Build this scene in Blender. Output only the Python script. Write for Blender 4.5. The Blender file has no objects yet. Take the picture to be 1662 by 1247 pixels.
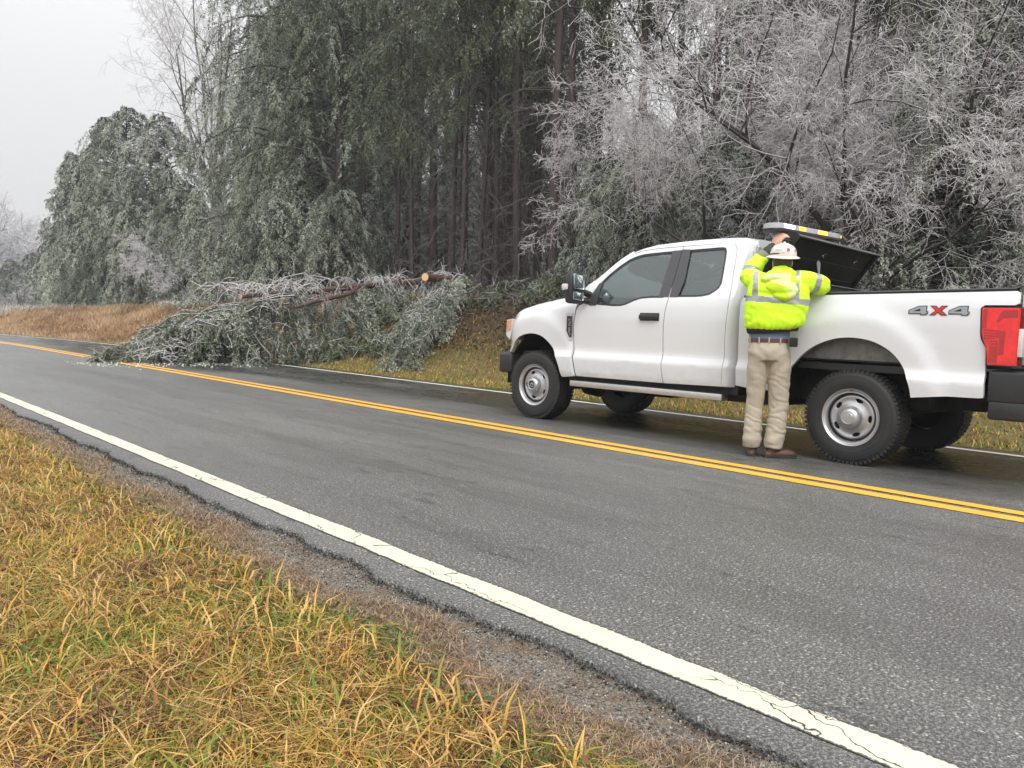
import bpy, bmesh, math, random
import numpy as np
from mathutils import Vector, Matrix, Euler
R = math.radians
rng = np.random.default_rng(7)
random.seed(7)
scene = bpy.context.scene
C = scene.collection
# ---------------------------------------------------------------- camera
F_PX, YAW, PITCH, ROLL, CAM_H = 1301.18, 0.7467, 0.08341, 0.02073, 1.169
cam_d = bpy.data.cameras.new('camera'); cam = bpy.data.objects.new('camera', cam_d); C.objects.link(cam)
cam_d.sensor_width = 36; cam_d.lens = F_PX / 1662 * 36; cam_d.clip_end = 3000; cam_d.clip_start = .05
_c, _s, _cp, _sp, _cr, _sr = math.cos(YAW), math.sin(YAW), math.cos(PITCH), math.sin(PITCH), math.cos(ROLL), math.sin(ROLL)
_R = Vector((_c, -_s, 0)); _V = Vector((_s*_sp, _c*_sp, _cp)); _F = Vector((_s*_cp, _c*_cp, -_sp))
_X = _R*_cr + _V*_sr; _Y = -_R*_sr + _V*_cr
M = Matrix.Identity(4)
for i in range(3):
    M[i][0] = _X[i]; M[i][1] = _Y[i]; M[i][2] = -_F[i]
M[2][3] = CAM_H
cam.matrix_world = M
scene.camera = cam
# ---------------------------------------------------------------- world, sun, exposure
SUN_EL, SUN_AZ = R(48), R(215)       # azimuth measured clockwise from +Y: light from behind the camera
w = bpy.data.worlds.new('World'); scene.world = w; w.use_nodes = True
nt = w.node_tree; nt.nodes.clear()
def N(nt, t, **k):
    n = nt.nodes.new(t)
    for a, b in k.items(): setattr(n, a, b)
    return n
wo = N(nt, 'ShaderNodeOutputWorld'); bg = N(nt, 'ShaderNodeBackground')
sky = N(nt, 'ShaderNodeTexSky', sky_type='NISHITA'); sky.sun_disc = False
sky.sun_elevation = SUN_EL; sky.sun_rotation = SUN_AZ; sky.air_density = 2; sky.dust_density = 6
hs = N(nt, 'ShaderNodeHueSaturation'); hs.inputs['Saturation'].default_value = .10
tc = N(nt, 'ShaderNodeTexCoord'); sx = N(nt, 'ShaderNodeSeparateXYZ')
cl = N(nt, 'ShaderNodeMapRange'); cl.inputs[1].default_value = 0; cl.inputs[2].default_value = 1; cl.inputs[3].default_value = .58; cl.inputs[4].default_value = 2.05
mixc = N(nt, 'ShaderNodeMixRGB', blend_type='MIX'); mixc.inputs[0].default_value = .75; mixc.inputs[2].default_value = (10.1, 10.15, 10.35, 1)
mul = N(nt, 'ShaderNodeMixRGB', blend_type='MULTIPLY'); mul.inputs[0].default_value = 1
L = nt.links.new
L(sky.outputs[0], hs.inputs['Color']); L(hs.outputs[0], mixc.inputs[1])
pw = N(nt, 'ShaderNodeMath', operation='POWER'); pw.inputs[1].default_value = 2.0; mxz = N(nt, 'ShaderNodeMath', operation='MAXIMUM'); mxz.inputs[1].default_value = 0
L(tc.outputs['Generated'], sx.inputs[0]); L(sx.outputs[2], mxz.inputs[0]); L(mxz.outputs[0], pw.inputs[0]); L(pw.outputs[0], cl.inputs[0])
L(mixc.outputs[0], mul.inputs[1]); L(cl.outputs[0], mul.inputs[2])
L(mul.outputs[0], bg.inputs[0]); bg.inputs[1].default_value = .125
L(bg.outputs[0], wo.inputs[0])
sd = bpy.data.lights.new('sun', 'SUN'); sd.energy = 1.0; sd.angle = R(25); sd.color = (1, .97, .93)
so = bpy.data.objects.new('sun', sd); C.objects.link(so)
_dir = Vector((math.sin(SUN_AZ)*math.cos(SUN_EL), math.cos(SUN_AZ)*math.cos(SUN_EL), math.sin(SUN_EL)))
so.rotation_euler = _dir.to_track_quat('Z', 'Y').to_euler(); so.location = (-10, -10, 30)
scene.view_settings.view_transform = 'Standard'; scene.view_settings.look = 'None'
scene.view_settings.exposure = 0.35; scene.view_settings.gamma = 1
scene.render.engine = 'CYCLES'
cy = scene.cycles; cy.max_bounces = 6; cy.diffuse_bounces = 3; cy.glossy_bounces = 3; cy.transmission_bounces = 4
cy.transparent_max_bounces = 12; cy.volume_bounces = 0; cy.use_denoising = True; cy.caustics_reflective = False; cy.caustics_refractive = False
try: cy.denoiser = 'OPENIMAGEDENOISE'
except Exception: pass

# ---------------------------------------------------------------- material helpers
MATS = {}
def newmat(name):
    m = bpy.data.materials.new(name); m.use_nodes = True
    nt = m.node_tree; nt.nodes.clear()
    out = N(nt, 'ShaderNodeOutputMaterial'); b = N(nt, 'ShaderNodeBsdfPrincipled')
    nt.links.new(b.outputs[0], out.inputs[0]); MATS[name] = m
    return m, nt, b
def noise(nt, scale, detail=3, rough=.6, vec=None, sc3=None):
    n = N(nt, 'ShaderNodeTexNoise'); n.inputs['Scale'].default_value = scale; n.inputs['Detail'].default_value = detail; n.inputs['Roughness'].default_value = rough
    if vec is None:
        vec = N(nt, 'ShaderNodeTexCoord').outputs['Object']
    if sc3:
        mp = N(nt, 'ShaderNodeMapping'); mp.inputs['Scale'].default_value = sc3; nt.links.new(vec, mp.inputs[0]); vec = mp.outputs[0]
    nt.links.new(vec, n.inputs[0]); return n.outputs[0]
def ramp(nt, fac, stops):
    r = N(nt, 'ShaderNodeValToRGB'); e = r.color_ramp.elements
    while len(e) < len(stops): e.new(.5)
    for i, (p, c) in enumerate(stops):
        e[i].position = p; e[i].color = (*c, 1) if len(c) == 3 else c
    nt.links.new(fac, r.inputs[0]); return r.outputs[0]
def rampf(nt, fac, a, b, lo=0., hi=1.):
    r = N(nt, 'ShaderNodeMapRange'); r.inputs[1].default_value = a; r.inputs[2].default_value = b; r.inputs[3].default_value = lo; r.inputs[4].default_value = hi
    nt.links.new(fac, r.inputs[0]); return r.outputs[0]
def mix(nt, fac, a, b, mode='MIX'):
    m = N(nt, 'ShaderNodeMixRGB', blend_type=mode)
    for i, v in ((0, fac), (1, a), (2, b)):
        if isinstance(v, (int, float)): m.inputs[i].default_value = v if i == 0 else (v, v, v, 1)
        elif isinstance(v, tuple): m.inputs[i].default_value = (*v, 1)
        else: nt.links.new(v, m.inputs[i])
    return m.outputs[0]
def math_(nt, op, a, b=0.):
    m = N(nt, 'ShaderNodeMath', operation=op)
    for i, v in ((0, a), (1, b)):
        if isinstance(v, (int, float)): m.inputs[i].default_value = v
        else: nt.links.new(v, m.inputs[i])
    return m.outputs[0]
def bump(nt, b, h, strength=.3, dist=.01):
    n = N(nt, 'ShaderNodeBump'); n.inputs['Strength'].default_value = strength; n.inputs['Distance'].default_value = dist
    nt.links.new(h, n.inputs['Height']); nt.links.new(n.outputs[0], b.inputs['Normal'])
def attr(nt, name):
    a = N(nt, 'ShaderNodeAttribute'); a.attribute_name = name; return a
def simple(name, col, rough=.5, metal=0., var=.12, vs=6., bumpd=0., bs=80., coat=0., spec=.5, emit=None, es=0.):
    m, nt, b = newmat(name)
    n = noise(nt, vs, 4)
    c2 = tuple(min(1, c*(1+var)) for c in col); c1 = tuple(c*(1-var) for c in col)
    nt.links.new(ramp(nt, n, [(.3, c1), (.7, c2)]), b.inputs['Base Color'])
    b.inputs['Metallic'].default_value = metal
    nt.links.new(rampf(nt, n, .3, .7, max(.02, rough-.06), min(1, rough+.06)), b.inputs['Roughness'])
    b.inputs['Coat Weight'].default_value = coat; b.inputs['Coat Roughness'].default_value = .06
    b.inputs['Specular IOR Level'].default_value = spec
    if bumpd: bump(nt, b, noise(nt, bs, 4), .6, bumpd)
    if emit:
        b.inputs['Emission Color'].default_value = (*emit, 1); b.inputs['Emission Strength'].default_value = es
    return m
# ---------------------------------------------------------------- mesh helpers
def npmesh(name, V, quads=None, tris=None, mats=(), fattr=None, smooth=False, midx=None):
    V = np.asarray(V, np.float32).reshape(-1, 3)
    me = bpy.data.meshes.new(name); me.vertices.add(len(V)); me.vertices.foreach_set('co', V.ravel())
    nq = 0 if quads is None else len(quads); ntt = 0 if tris is None else len(tris)
    idx = []
    if nq: idx.append(np.asarray(quads, np.int32).ravel())
    if ntt: idx.append(np.asarray(tris, np.int32).ravel())
    idx = np.concatenate(idx); me.loops.add(len(idx)); me.loops.foreach_set('vertex_index', idx)
    me.polygons.add(nq+ntt)
    st = np.concatenate([np.arange(nq)*4, nq*4+np.arange(ntt)*3]).astype(np.int32)
    me.polygons.foreach_set('loop_start', st)
    try: me.polygons.foreach_set('loop_total', np.concatenate([np.full(nq, 4), np.full(ntt, 3)]).astype(np.int32))
    except Exception: pass
    if midx is not None: me.polygons.foreach_set('material_index', np.asarray(midx, np.int32))
    if smooth: me.polygons.foreach_set('use_smooth', np.ones(nq+ntt, bool))
    me.update(calc_edges=True)
    if fattr is not None:
        for k, v in fattr.items():
            a = me.attributes.new(k, 'FLOAT', 'FACE' if len(v) == nq+ntt else 'POINT'); a.data.foreach_set('value', np.asarray(v, np.float32))
    for m in mats: me.materials.append(m)
    return me
def link(name, me, parent=None):
    o = bpy.data.objects.new(name, me); C.objects.link(o)
    if parent is not None: o.parent = parent
    return o
def tag(o, label=None, cat=None, group=None, kind=None):
    if label: o['label'] = label
    if cat: o['category'] = cat
    if group: o['group'] = group
    if kind: o['kind'] = kind
    return o
def thing(name, label, cat, loc=(0, 0, 0), rot=(0, 0, 0), group=None):
    o = bpy.data.objects.new(name, None); C.objects.link(o); o.location = loc; o.rotation_euler = rot
    o.empty_display_size = .2
    return tag(o, label, cat, group)
def bmobj(name, bm, mats, parent=None, smooth=True, sharp=35):
    bmesh.ops.recalc_face_normals(bm, faces=bm.faces)
    for f in bm.faces: f.smooth = smooth
    if smooth and sharp:
        for e in bm.edges:
            if len(e.link_faces) != 2 or e.calc_face_angle(9) > R(sharp): e.smooth = False
    me = bpy.data.meshes.new(name); bm.to_mesh(me); bm.free()
    for m in (mats if isinstance(mats, (list, tuple)) else [mats]): me.materials.append(m)
    return link(name, me, parent)
def bbox(bm, x0, x1, y0, y1, z0, z1, bev=0., mi=0, mat4=None, seg=2):
    r = bmesh.ops.create_cube(bm, size=1)
    vs = r['verts']
    for v in vs: v.co = Vector(((x0+x1)/2+v.co.x*(x1-x0), (y0+y1)/2+v.co.y*(y1-y0), (z0+z1)/2+v.co.z*(z1-z0)))
    fs = set(f for v in vs for f in v.link_faces)
    if bev:
        es = set(e for v in vs for e in v.link_edges)
        rr = bmesh.ops.bevel(bm, geom=list(es), offset=bev, segments=seg, affect='EDGES', profile=.5)
        fs = set(f for f in rr['faces']) | set(f for f in fs if f.is_valid)
        vs = list({v for f in fs for v in f.verts})
    for f in fs: f.material_index = mi
    if mat4 is not None:
        for v in vs: v.co = mat4 @ v.co
    return vs
def tube_bm(bm, pts, rads, sides=8, cap=True, mi=0, flat=None):
    pts = [Vector(p) for p in pts]; rings = []
    if isinstance(rads, (int, float)): rads = [rads]*len(pts)
    up = Vector((0, 0, 1))
    t0 = (pts[1]-pts[0]).normalized()
    if abs(t0.dot(up)) > .8: up = Vector((0, 1, 0))
    nrm = t0.cross(up).normalized()
    for i, p in enumerate(pts):
        t = (pts[min(i+1, len(pts)-1)]-pts[max(i-1, 0)]).normalized()
        nrm = (nrm - t*nrm.dot(t)).normalized(); bi = t.cross(nrm)
        ra = rads[i]; rb = ra
        if isinstance(ra, (tuple, list)): ra, rb = ra
        rings.append([bm.verts.new(p+nrm*ra*math.cos(a)+bi*rb*math.sin(a)) for a in [2*math.pi*k/sides for k in range(sides)]])
    for a, b in zip(rings[:-1], rings[1:]):
        for k in range(sides):
            f = bm.faces.new((a[k], a[(k+1) % sides], b[(k+1) % sides], b[k])); f.material_index = mi
    if cap:
        f = bm.faces.new(rings[0][::-1]); f.material_index = mi
        f = bm.faces.new(rings[-1]); f.material_index = mi
    return rings
def lathe_bm(bm, prof, n=48, axis='X', c=(0, 0, 0), mi=0, closed=False, mis=None):
    """prof: (a, r): a along axis, r radius"""
    rings = []
    for a, r in prof:
        ring = []
        for k in range(n):
            t = 2*math.pi*k/n
            if axis == 'X': p = (c[0]+a, c[1]+r*math.cos(t), c[2]+r*math.sin(t))
            else: p = (c[0]+r*math.cos(t), c[1]+r*math.sin(t), c[2]+a)
            ring.append(bm.verts.new(p))
        rings.append(ring)
    for i in range(len(rings)-1):
        a, b = rings[i], rings[i+1]
        for k in range(n):
            f = bm.faces.new((a[k], a[(k+1) % n], b[(k+1) % n], b[k])); f.material_index = mis[i] if mis else mi
    return rings
def prism_bm(bm, poly, d0, d1, fn, mi=0):
    """closed prism: poly list of 2D points, fn(a,b,d)->xyz"""
    A = [bm.verts.new(fn(a, b, d0)) for a, b in poly]; B = [bm.verts.new(fn(a, b, d1)) for a, b in poly]
    n = len(poly)
    fs = [bm.faces.new(A), bm.faces.new(B[::-1])]
    for k in range(n): fs.append(bm.faces.new((A[k], B[k], B[(k+1) % n], A[(k+1) % n])))
    for f in fs: f.material_index = mi
    return fs
def spline(pts, n=8):
    P = [np.array(p, float) for p in pts]; P = [2*P[0]-P[1]]+P+[2*P[-1]-P[-2]]; out = []
    for i in range(1, len(P)-2):
        for k in range(n):
            t = k/n; a, b, c, d = P[i-1:i+3]
            out.append(.5*((2*b)+(c-a)*t+(2*a-5*b+4*c-d)*t*t+(3*b-a-3*c+d)*t**3))
    out.append(P[-2]); return [tuple(p) for p in out]
def sstep(a, b, x):
    t = np.clip((np.asarray(x, float)-a)/(b-a), 0, 1); return t*t*(3-2*t)
# value noise for terrain
_pg = rng.random((64, 64))
def vnoise(x, y):
    x = np.asarray(x, float); y = np.asarray(y, float)
    xi = np.floor(x).astype(int); yi = np.floor(y).astype(int); fx = x-xi; fy = y-yi
    fx = fx*fx*(3-2*fx); fy = fy*fy*(3-2*fy)
    g = lambda i, j: _pg[i % 64, j % 64]
    return (g(xi, yi)*(1-fx)+g(xi+1, yi)*fx)*(1-fy)+(g(xi, yi+1)*(1-fx)+g(xi+1, yi+1)*fx)*fy
def fbm(x, y, o=4):
    return sum(vnoise(x*2**k+k*17.3, y*2**k+k*9.1)*.5**k for k in range(o))/sum(.5**k for k in range(o))
# ================================================================ TERRAIN
CX, SL = 5.659, .0296
def curve(y):
    y = np.asarray(y, float); t = np.clip(y-25, 0, 60); return -.0045*t*t - np.clip(y-85, 0, None)*.54
def road_z(xp, y=0):
    return np.where(xp < CX, 0., -SL*(xp-CX)) - .00012*np.clip(np.asarray(y, float)-35, 0, 400)**1.5
def asph_edge(y): return 1.99+(fbm(np.asarray(y)*3.1, 3.3)-.5)*.16+(fbm(np.asarray(y)*14., 8.3)-.5)*.06
def grass_edge(y): return 1.72+(fbm(np.asarray(y)*1.6, 13.3)-.5)*.50+.02*np.clip(y-5, 0, 8)
def ground_z(xp, y):
    xp = np.asarray(xp, float); y = np.asarray(y, float)
    rz = road_z(np.clip(xp, 1.9, 9.4), y)
    top = np.interp(y, [-30, 8, 20, 30, 42, 55, 65, 80, 120], [1.7, 1.75, 1.7, 1.5, 1.25, .85, .45, 0., -.4])
    bank = (top+.14)*sstep(9.9, 14.8, xp)+.015*np.clip(xp-14.8, 0, 60)
    bank = bank+(fbm(xp*.7, y*.7)-.5)*.35*sstep(10.2, 12.5, xp)
    near = np.where(xp < 2.2, -.035+.055*sstep(1.78, 1.45, xp)+(fbm(xp*3, y*3)-.5)*.03, 0)-.02*np.clip(-1-xp, 0, 30)
    z = rz+np.where(xp > 9.35, bank-.02, np.where(xp < 2.2, near, -.035))
    return z
def gz(x, y): return float(ground_z(x-curve(y), y))
def axis_pts(lo, hi, fine_lo, fine_hi, df, grow=1.12):
    a = list(np.arange(fine_lo, fine_hi+1e-6, df)); d = df; v = a[-1]
    while v < hi: d *= grow; v += d; a.append(v)
    d = df; v = a[0]; b = []
    while v > lo: d *= grow; v -= d; b.append(v)
    return np.array(b[::-1]+a)
def grid_mesh(xs, ys, zf, name, mats, fa=None, smooth=True, xoff=True):
    X, Y = np.meshgrid(xs, ys, indexing='ij'); Z = zf(X, Y)
    V = np.stack([X+(curve(Y) if xoff else 0), Y, Z], -1).reshape(-1, 3)
    nx, ny = len(xs), len(ys); i = np.arange(nx-1)[:, None]*ny+np.arange(ny-1)[None, :]
    q = np.stack([i, i+ny, i+ny+1, i+1], -1).reshape(-1, 4)
    return npmesh(name, V, quads=q, mats=mats, fattr=(fa(X, Y) if fa else None), smooth=smooth)

# ground material -------------------------------------------------
m_ground, nt, b = newmat('soil_and_grass')
co = N(nt, 'ShaderNodeTexCoord').outputs['Object']
straw = attr(nt, 'straw').outputs['Fac']; grav = attr(nt, 'gravel').outputs['Fac']; frost = attr(nt, 'frost').outputs['Fac']; litt = attr(nt, 'litter').outputs['Fac']
n1 = noise(nt, 1.6, 5, .6, co); n2 = noise(nt, 35, 5, .7, co); n3 = noise(nt, 9, 5, .7, co)
verge = ramp(nt, n3, [(.30, (.045, .034, .018)), (.45, (.11, .08, .035)), (.55, (.09, .09, .03)), (.72, (.20, .14, .06))])
strawc = ramp(nt, mix(nt, .5, n1, n2), [(.32, (.20, .11, .05)), (.5, (.40, .25, .12)), (.68, (.55, .37, .19))])
gravc = ramp(nt, noise(nt, 110, 4, .75, co), [(.3, (.05, .044, .036)), (.5, (.17, .15, .12)), (.66, (.36, .33, .28))])
gravc = mix(nt, rampf(nt, n3, .45, .65), gravc, (.16, .105, .065))
littc = ramp(nt, n2, [(.3, (.018, .012, .008)), (.55, (.06, .035, .02)), (.75, (.13, .08, .045))])
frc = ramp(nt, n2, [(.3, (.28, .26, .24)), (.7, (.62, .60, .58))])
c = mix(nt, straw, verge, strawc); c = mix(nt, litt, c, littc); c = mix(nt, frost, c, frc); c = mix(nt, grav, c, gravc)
nt.links.new(c, b.inputs['Base Color']); b.inputs['Roughness'].default_value = .85; b.inputs['Specular IOR Level'].default_value = .25
bump(nt, b, mix(nt, .6, n2, noise(nt, 120, 3, .7, co)), .9, .02)
def zones(X, Y):
    st = sstep(9.5, 10.6, X)*sstep(19, 24, Y)*.95+sstep(9.4, 9.8, X)*.15
    gr = sstep(1.5, 1.72, X+(fbm(X*6, Y*6)-.5)*.3)*(X < 3)
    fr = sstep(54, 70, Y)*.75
    li = np.maximum(sstep(13.3, 14.8, X), sstep(11.0, 12.6, X+1.2*(fbm(X*.8, Y*.8)-.5))*sstep(24, 19, Y)*.92)
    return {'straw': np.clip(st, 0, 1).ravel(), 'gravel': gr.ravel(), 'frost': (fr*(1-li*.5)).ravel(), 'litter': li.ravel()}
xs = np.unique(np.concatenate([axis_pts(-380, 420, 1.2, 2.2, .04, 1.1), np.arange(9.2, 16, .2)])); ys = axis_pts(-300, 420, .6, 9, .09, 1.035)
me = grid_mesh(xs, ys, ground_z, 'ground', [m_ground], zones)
tag(link('ground', me), kind='structure')

# road material ---------------------------------------------------
m_road, nt, b = newmat('wet_asphalt')
co = N(nt, 'ShaderNodeTexCoord').outputs['Object']
agg = noise(nt, 85, 5, .9, co)
vor = N(nt, 'ShaderNodeTexVoronoi'); vor.inputs['Scale'].default_value = 75; nt.links.new(co, vor.inputs[0])
vrand = N(nt, 'ShaderNodeSeparateColor'); nt.links.new(vor.outputs['Color'], vrand.inputs[0])
base = ramp(nt, agg, [(.38, (.016, .016, .015)), (.5, (.072, .071, .066)), (.62, (.34, .33, .305))])
speck = rampf(nt, vrand.outputs[0], .80, .95)
near = rampf(nt, vor.outputs['Distance'], .45, .25)
base = mix(nt, math_(nt, 'MULTIPLY', speck, near), base, (.42, .41, .39))
big = noise(nt, .6, 4, .6, co, (1, .35, 1)); streak = noise(nt, 2.2, 5, .7, co, (1, .09, 1)); dark = noise(nt, 5.5, 8, .86, co, (1, .28, 1))
base = mix(nt, 1, base, ramp(nt, big, [(.3, (.8, .8, .8)), (.7, (1.15, 1.15, 1.15))]), 'MULTIPLY')
base = mix(nt, 1, base, ramp(nt, streak, [(.3, (.78, .78, .78)), (.7, (1.15, 1.15, 1.15))]), 'MULTIPLY')
base = mix(nt, 1, base, ramp(nt, dark, [(.57, (1, 1, 1)), (.63, (.45, .45, .45))]), 'MULTIPLY')
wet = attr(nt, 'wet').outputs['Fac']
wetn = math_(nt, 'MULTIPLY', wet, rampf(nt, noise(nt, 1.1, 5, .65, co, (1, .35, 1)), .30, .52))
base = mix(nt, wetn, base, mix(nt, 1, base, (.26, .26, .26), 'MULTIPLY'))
nt.links.new(base, b.inputs['Base Color'])
rg = rampf(nt, streak, .3, .7, .34, .55)
nt.links.new(mix(nt, wetn, rg, (.24, .24, .24)), b.inputs['Roughness']); b.inputs['Specular IOR Level'].default_value = .55
bn = N(nt, 'ShaderNodeBump'); bn.inputs['Distance'].default_value = .004
nt.links.new(rampf(nt, wetn, 0, 1, .55, .12), bn.inputs['Strength']); nt.links.new(agg, bn.inputs['Height']); nt.links.new(bn.outputs[0], b.inputs['Normal'])
ys = axis_pts(-60, 250, .6, 10, .05, 1.04)
nx = 26; tt = np.linspace(0, 1, nx)
Y = np.repeat(ys[None, :], nx+2, 0); E0 = asph_edge(ys); E1 = 9.33+(fbm(ys*2., 31.)-.5)*.10
tt2 = np.concatenate([[0], tt, [1]]); X = E0[None, :]*(1-tt2[:, None])+E1[None, :]*tt2[:, None]
Z = road_z(X, Y); Z[0] -= .05; Z[-1] -= .12
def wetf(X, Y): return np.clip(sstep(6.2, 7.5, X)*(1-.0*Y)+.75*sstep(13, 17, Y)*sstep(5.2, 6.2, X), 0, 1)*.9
V = np.stack([X+curve(Y), Y, Z], -1).reshape(-1, 3); ny = len(ys)
i = np.arange(nx+1)[:, None]*ny+np.arange(ny-1)[None, :]; q = np.stack([i, i+ny, i+ny+1, i+1], -1).reshape(-1, 4)
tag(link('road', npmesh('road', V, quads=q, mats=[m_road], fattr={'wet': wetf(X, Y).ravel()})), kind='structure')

# painted lines with cracks and worn edge -------------------------
def paint_mat(name, col, wear, crack):
    m, nt, b = newmat(name)
    co = N(nt, 'ShaderNodeTexCoord').outputs['Object']
    n = noise(nt, 60, 5, .8, co); n2 = noise(nt, 3, 4, .6, co)
    edge = attr(nt, 'edge').outputs['Fac']            # 0 at the edges of the line, 1 inside
    c = mix(nt, 1, ramp(nt, n2, [(.3, tuple(x*.88 for x in col)), (.7, col)]), ramp(nt, n, [(.3, (.82, .82, .82)), (.55, (1, 1, 1))]), 'MULTIPLY')
    msk = rampf(nt, math_(nt, 'ADD', math_(nt, 'MULTIPLY', edge, .6), math_(nt, 'SUBTRACT', 1., n)), wear, wear+.05)
    c = mix(nt, msk, (.06, .06, .058), c)
    if crack:
        warp = N(nt, 'ShaderNodeVectorMath', operation='ADD'); nn = N(nt, 'ShaderNodeTexNoise'); nn.inputs['Scale'].default_value = 9; nn.inputs['Detail'].default_value = 5
        nt.links.new(co, nn.inputs[0]); sc = N(nt, 'ShaderNodeVectorMath', operation='SCALE'); sc.inputs['Scale'].default_value = .16
        nt.links.new(nn.outputs['Color'], sc.inputs[0]); nt.links.new(co, warp.inputs[0]); nt.links.new(sc.outputs[0], warp.inputs[1])
        mp = N(nt, 'ShaderNodeMapping'); mp.inputs['Scale'].default_value = (4.2, 1.3, 1); nt.links.new(warp.outputs[0], mp.inputs[0])
        v = N(nt, 'ShaderNodeTexVoronoi', feature='DISTANCE_TO_EDGE'); v.inputs['Scale'].default_value = 1.1; nt.links.new(mp.outputs[0], v.inputs[0])
        cw = math_(nt, 'MULTIPLY', rampf(nt, v.outputs[0], .011, .005), rampf(nt, noise(nt, 2.3, 2, .5, co), .42, .5))
        c = mix(nt, cw, c, (.03, .028, .025))
    nt.links.new(c, b.inputs['Base Color']); b.inputs['Roughness'].default_value = .5
    bump(nt, b, n, .25, .003); return m
m_white = paint_mat('white_road_paint', (.68, .62, .48), .66, True)
m_white2 = paint_mat('far_white_road_paint', (.80, .78, .72), .45, False)
m_yellow = paint_mat('yellow_road_paint', (.85, .42, .035), .52, False)
def line(x0, x1, mt, name, wob=.0):
    ys = axis_pts(-60, 250, .6, 12, .06, 1.04); tt = np.array([0, .12, .3, .5, .7, .88, 1]); ee = np.array([0, .6, 1, 1, 1, .6, 0])
    a = x0+(fbm(ys*5, 4.4)-.5)*wob; c = x1+(fbm(ys*5, 9.9)-.5)*wob
    X = a[None]*(1-tt[:, None])+c[None]*tt[:, None]; Y = np.repeat(ys[None], 7, 0); Z = road_z(X, Y)+.004
    V = np.stack([X+curve(Y), Y, Z], -1).reshape(-1, 3); ny = len(ys); i = np.arange(6)[:, None]*ny+np.arange(ny-1)[None, :]
    q = np.stack([i, i+ny, i+ny+1, i+1], -1).reshape(-1, 4)
    tag(link(name, npmesh(name, V, quads=q, mats=[mt], fattr={'edge': np.repeat(ee, ny)})), kind='structure')
line(2.125, 2.275, m_white, 'road_marking_near_edge', .02)
line(5.475, 5.61, m_yellow, 'road_marking_centre_near', .008)
line(5.69, 5.825, m_yellow, 'road_marking_centre_far', .008)
line(8.96, 9.08, m_white2, 'road_marking_far_edge', .01)
# ================================================================ TRUCK  (local: +Y forward, +X right, origin under rear axle centre; s = Y, u = X + .99)
m_paint = simple('white_car_paint', (.70, .712, .73), .22, var=.02, vs=1.5, coat=.6)
nt = m_paint.node_tree; b = [n for n in nt.nodes if n.type == 'BSDF_PRINCIPLED'][0]
co = N(nt, 'ShaderNodeTexCoord').outputs['Object']; sp = N(nt, 'ShaderNodeSeparateXYZ'); nt.links.new(co, sp.inputs[0])
dirt = math_(nt, 'MULTIPLY', rampf(nt, sp.outputs[2], .85, .5), rampf(nt, noise(nt, 7, 6, .75, co, (1, 1, 1.6)), .42, .75))
nt.links.new(mix(nt, math_(nt, 'MULTIPLY', dirt, .35), (.70, .712, .73), (.32, .29, .25)), b.inputs['Base Color'])
m_black = simple('black_plastic', (.022, .022, .023), .45, var=.2, bumpd=.0008, bs=300)
m_dark = simple('dark_underbody', (.012, .012, .012), .7, var=.3)
m_trim = simple('black_pillar_trim', (.05, .05, .053), .35, var=.05)
m_rubber = simple('tyre_rubber', (.020, .020, .020), .62, var=.25, vs=9, bumpd=.0015, bs=120)
m_rim = simple('argent_steel', (.48, .48, .49), .32, metal=.75, var=.08, vs=8)
m_alu = simple('brushed_aluminium', (.62, .61, .59), .33, metal=.9, var=.06, vs=20)
m_galv = simple('galvanised_panel', (.17, .17, .165), .6, metal=.4, var=.35, vs=14)
m_seat = simple('grey_seat_vinyl', (.26, .27, .27), .6, var=.1)
m_chrome = simple('chrome', (.75, .75, .76), .12, metal=1, var=.02)
m_red = simple('red_lens', (.80, .012, .010), .12, var=.15, vs=20, coat=.8)
m_red2 = simple('dark_red_lens', (.42, .007, .007), .15, var=.2, vs=30, coat=.8)
m_clear = simple('clear_lens', (.62, .60, .58), .12, var=.1, vs=30, coat=.8)
m_orange = simple('orange_marker_lens', (.62, .28, .17), .2, var=.1, coat=.6)
m_grey = simple('decal_silver', (.33, .35, .37), .35, metal=.3)
m_decred = simple('decal_red', (.55, .03, .02), .35)
m_mirror, nt, b = newmat('mirror_glass'); b.inputs['Metallic'].default_value = 1; b.inputs['Roughness'].default_value = .04; b.inputs['Base Color'].default_value = (.42, .46, .48, 1)
bump(nt, b, noise(nt, 3), .02, .002)
m_glass, nt, b = newmat('tinted_glass')
tr = N(nt, 'ShaderNodeBsdfTransparent'); tr.inputs[0].default_value = (.46, .54, .52, 1)
gl = N(nt, 'ShaderNodeBsdfGlossy'); gl.inputs[0].default_value = (.9, .95, .95, 1); gl.inputs['Roughness'].default_value = .03
nt.links.new(rampf(nt, noise(nt, 5, 5, .6), .3, .7, .02, .10), gl.inputs['Roughness'])
df = N(nt, 'ShaderNodeBsdfDiffuse'); df.inputs[0].default_value = (.22, .27, .27, 1)
fr = N(nt, 'ShaderNodeFresnel'); fr.inputs[0].default_value = 1.65
mx = N(nt, 'ShaderNodeMixShader'); nt.links.new(math_(nt, 'ADD', fr.outputs[0], .06), mx.inputs[0]); nt.links.new(tr.outputs[0], mx.inputs[1]); nt.links.new(gl.outputs[0], mx.inputs[2])
mx2 = N(nt, 'ShaderNodeMixShader'); mx2.inputs[0].default_value = .10; nt.links.new(mx.outputs[0], mx2.inputs[1]); nt.links.new(df.outputs[0], mx2.inputs[2])
nt.links.new(mx2.outputs[0], [n for n in nt.nodes if n.type == 'OUTPUT_MATERIAL'][0].inputs[0])

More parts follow.
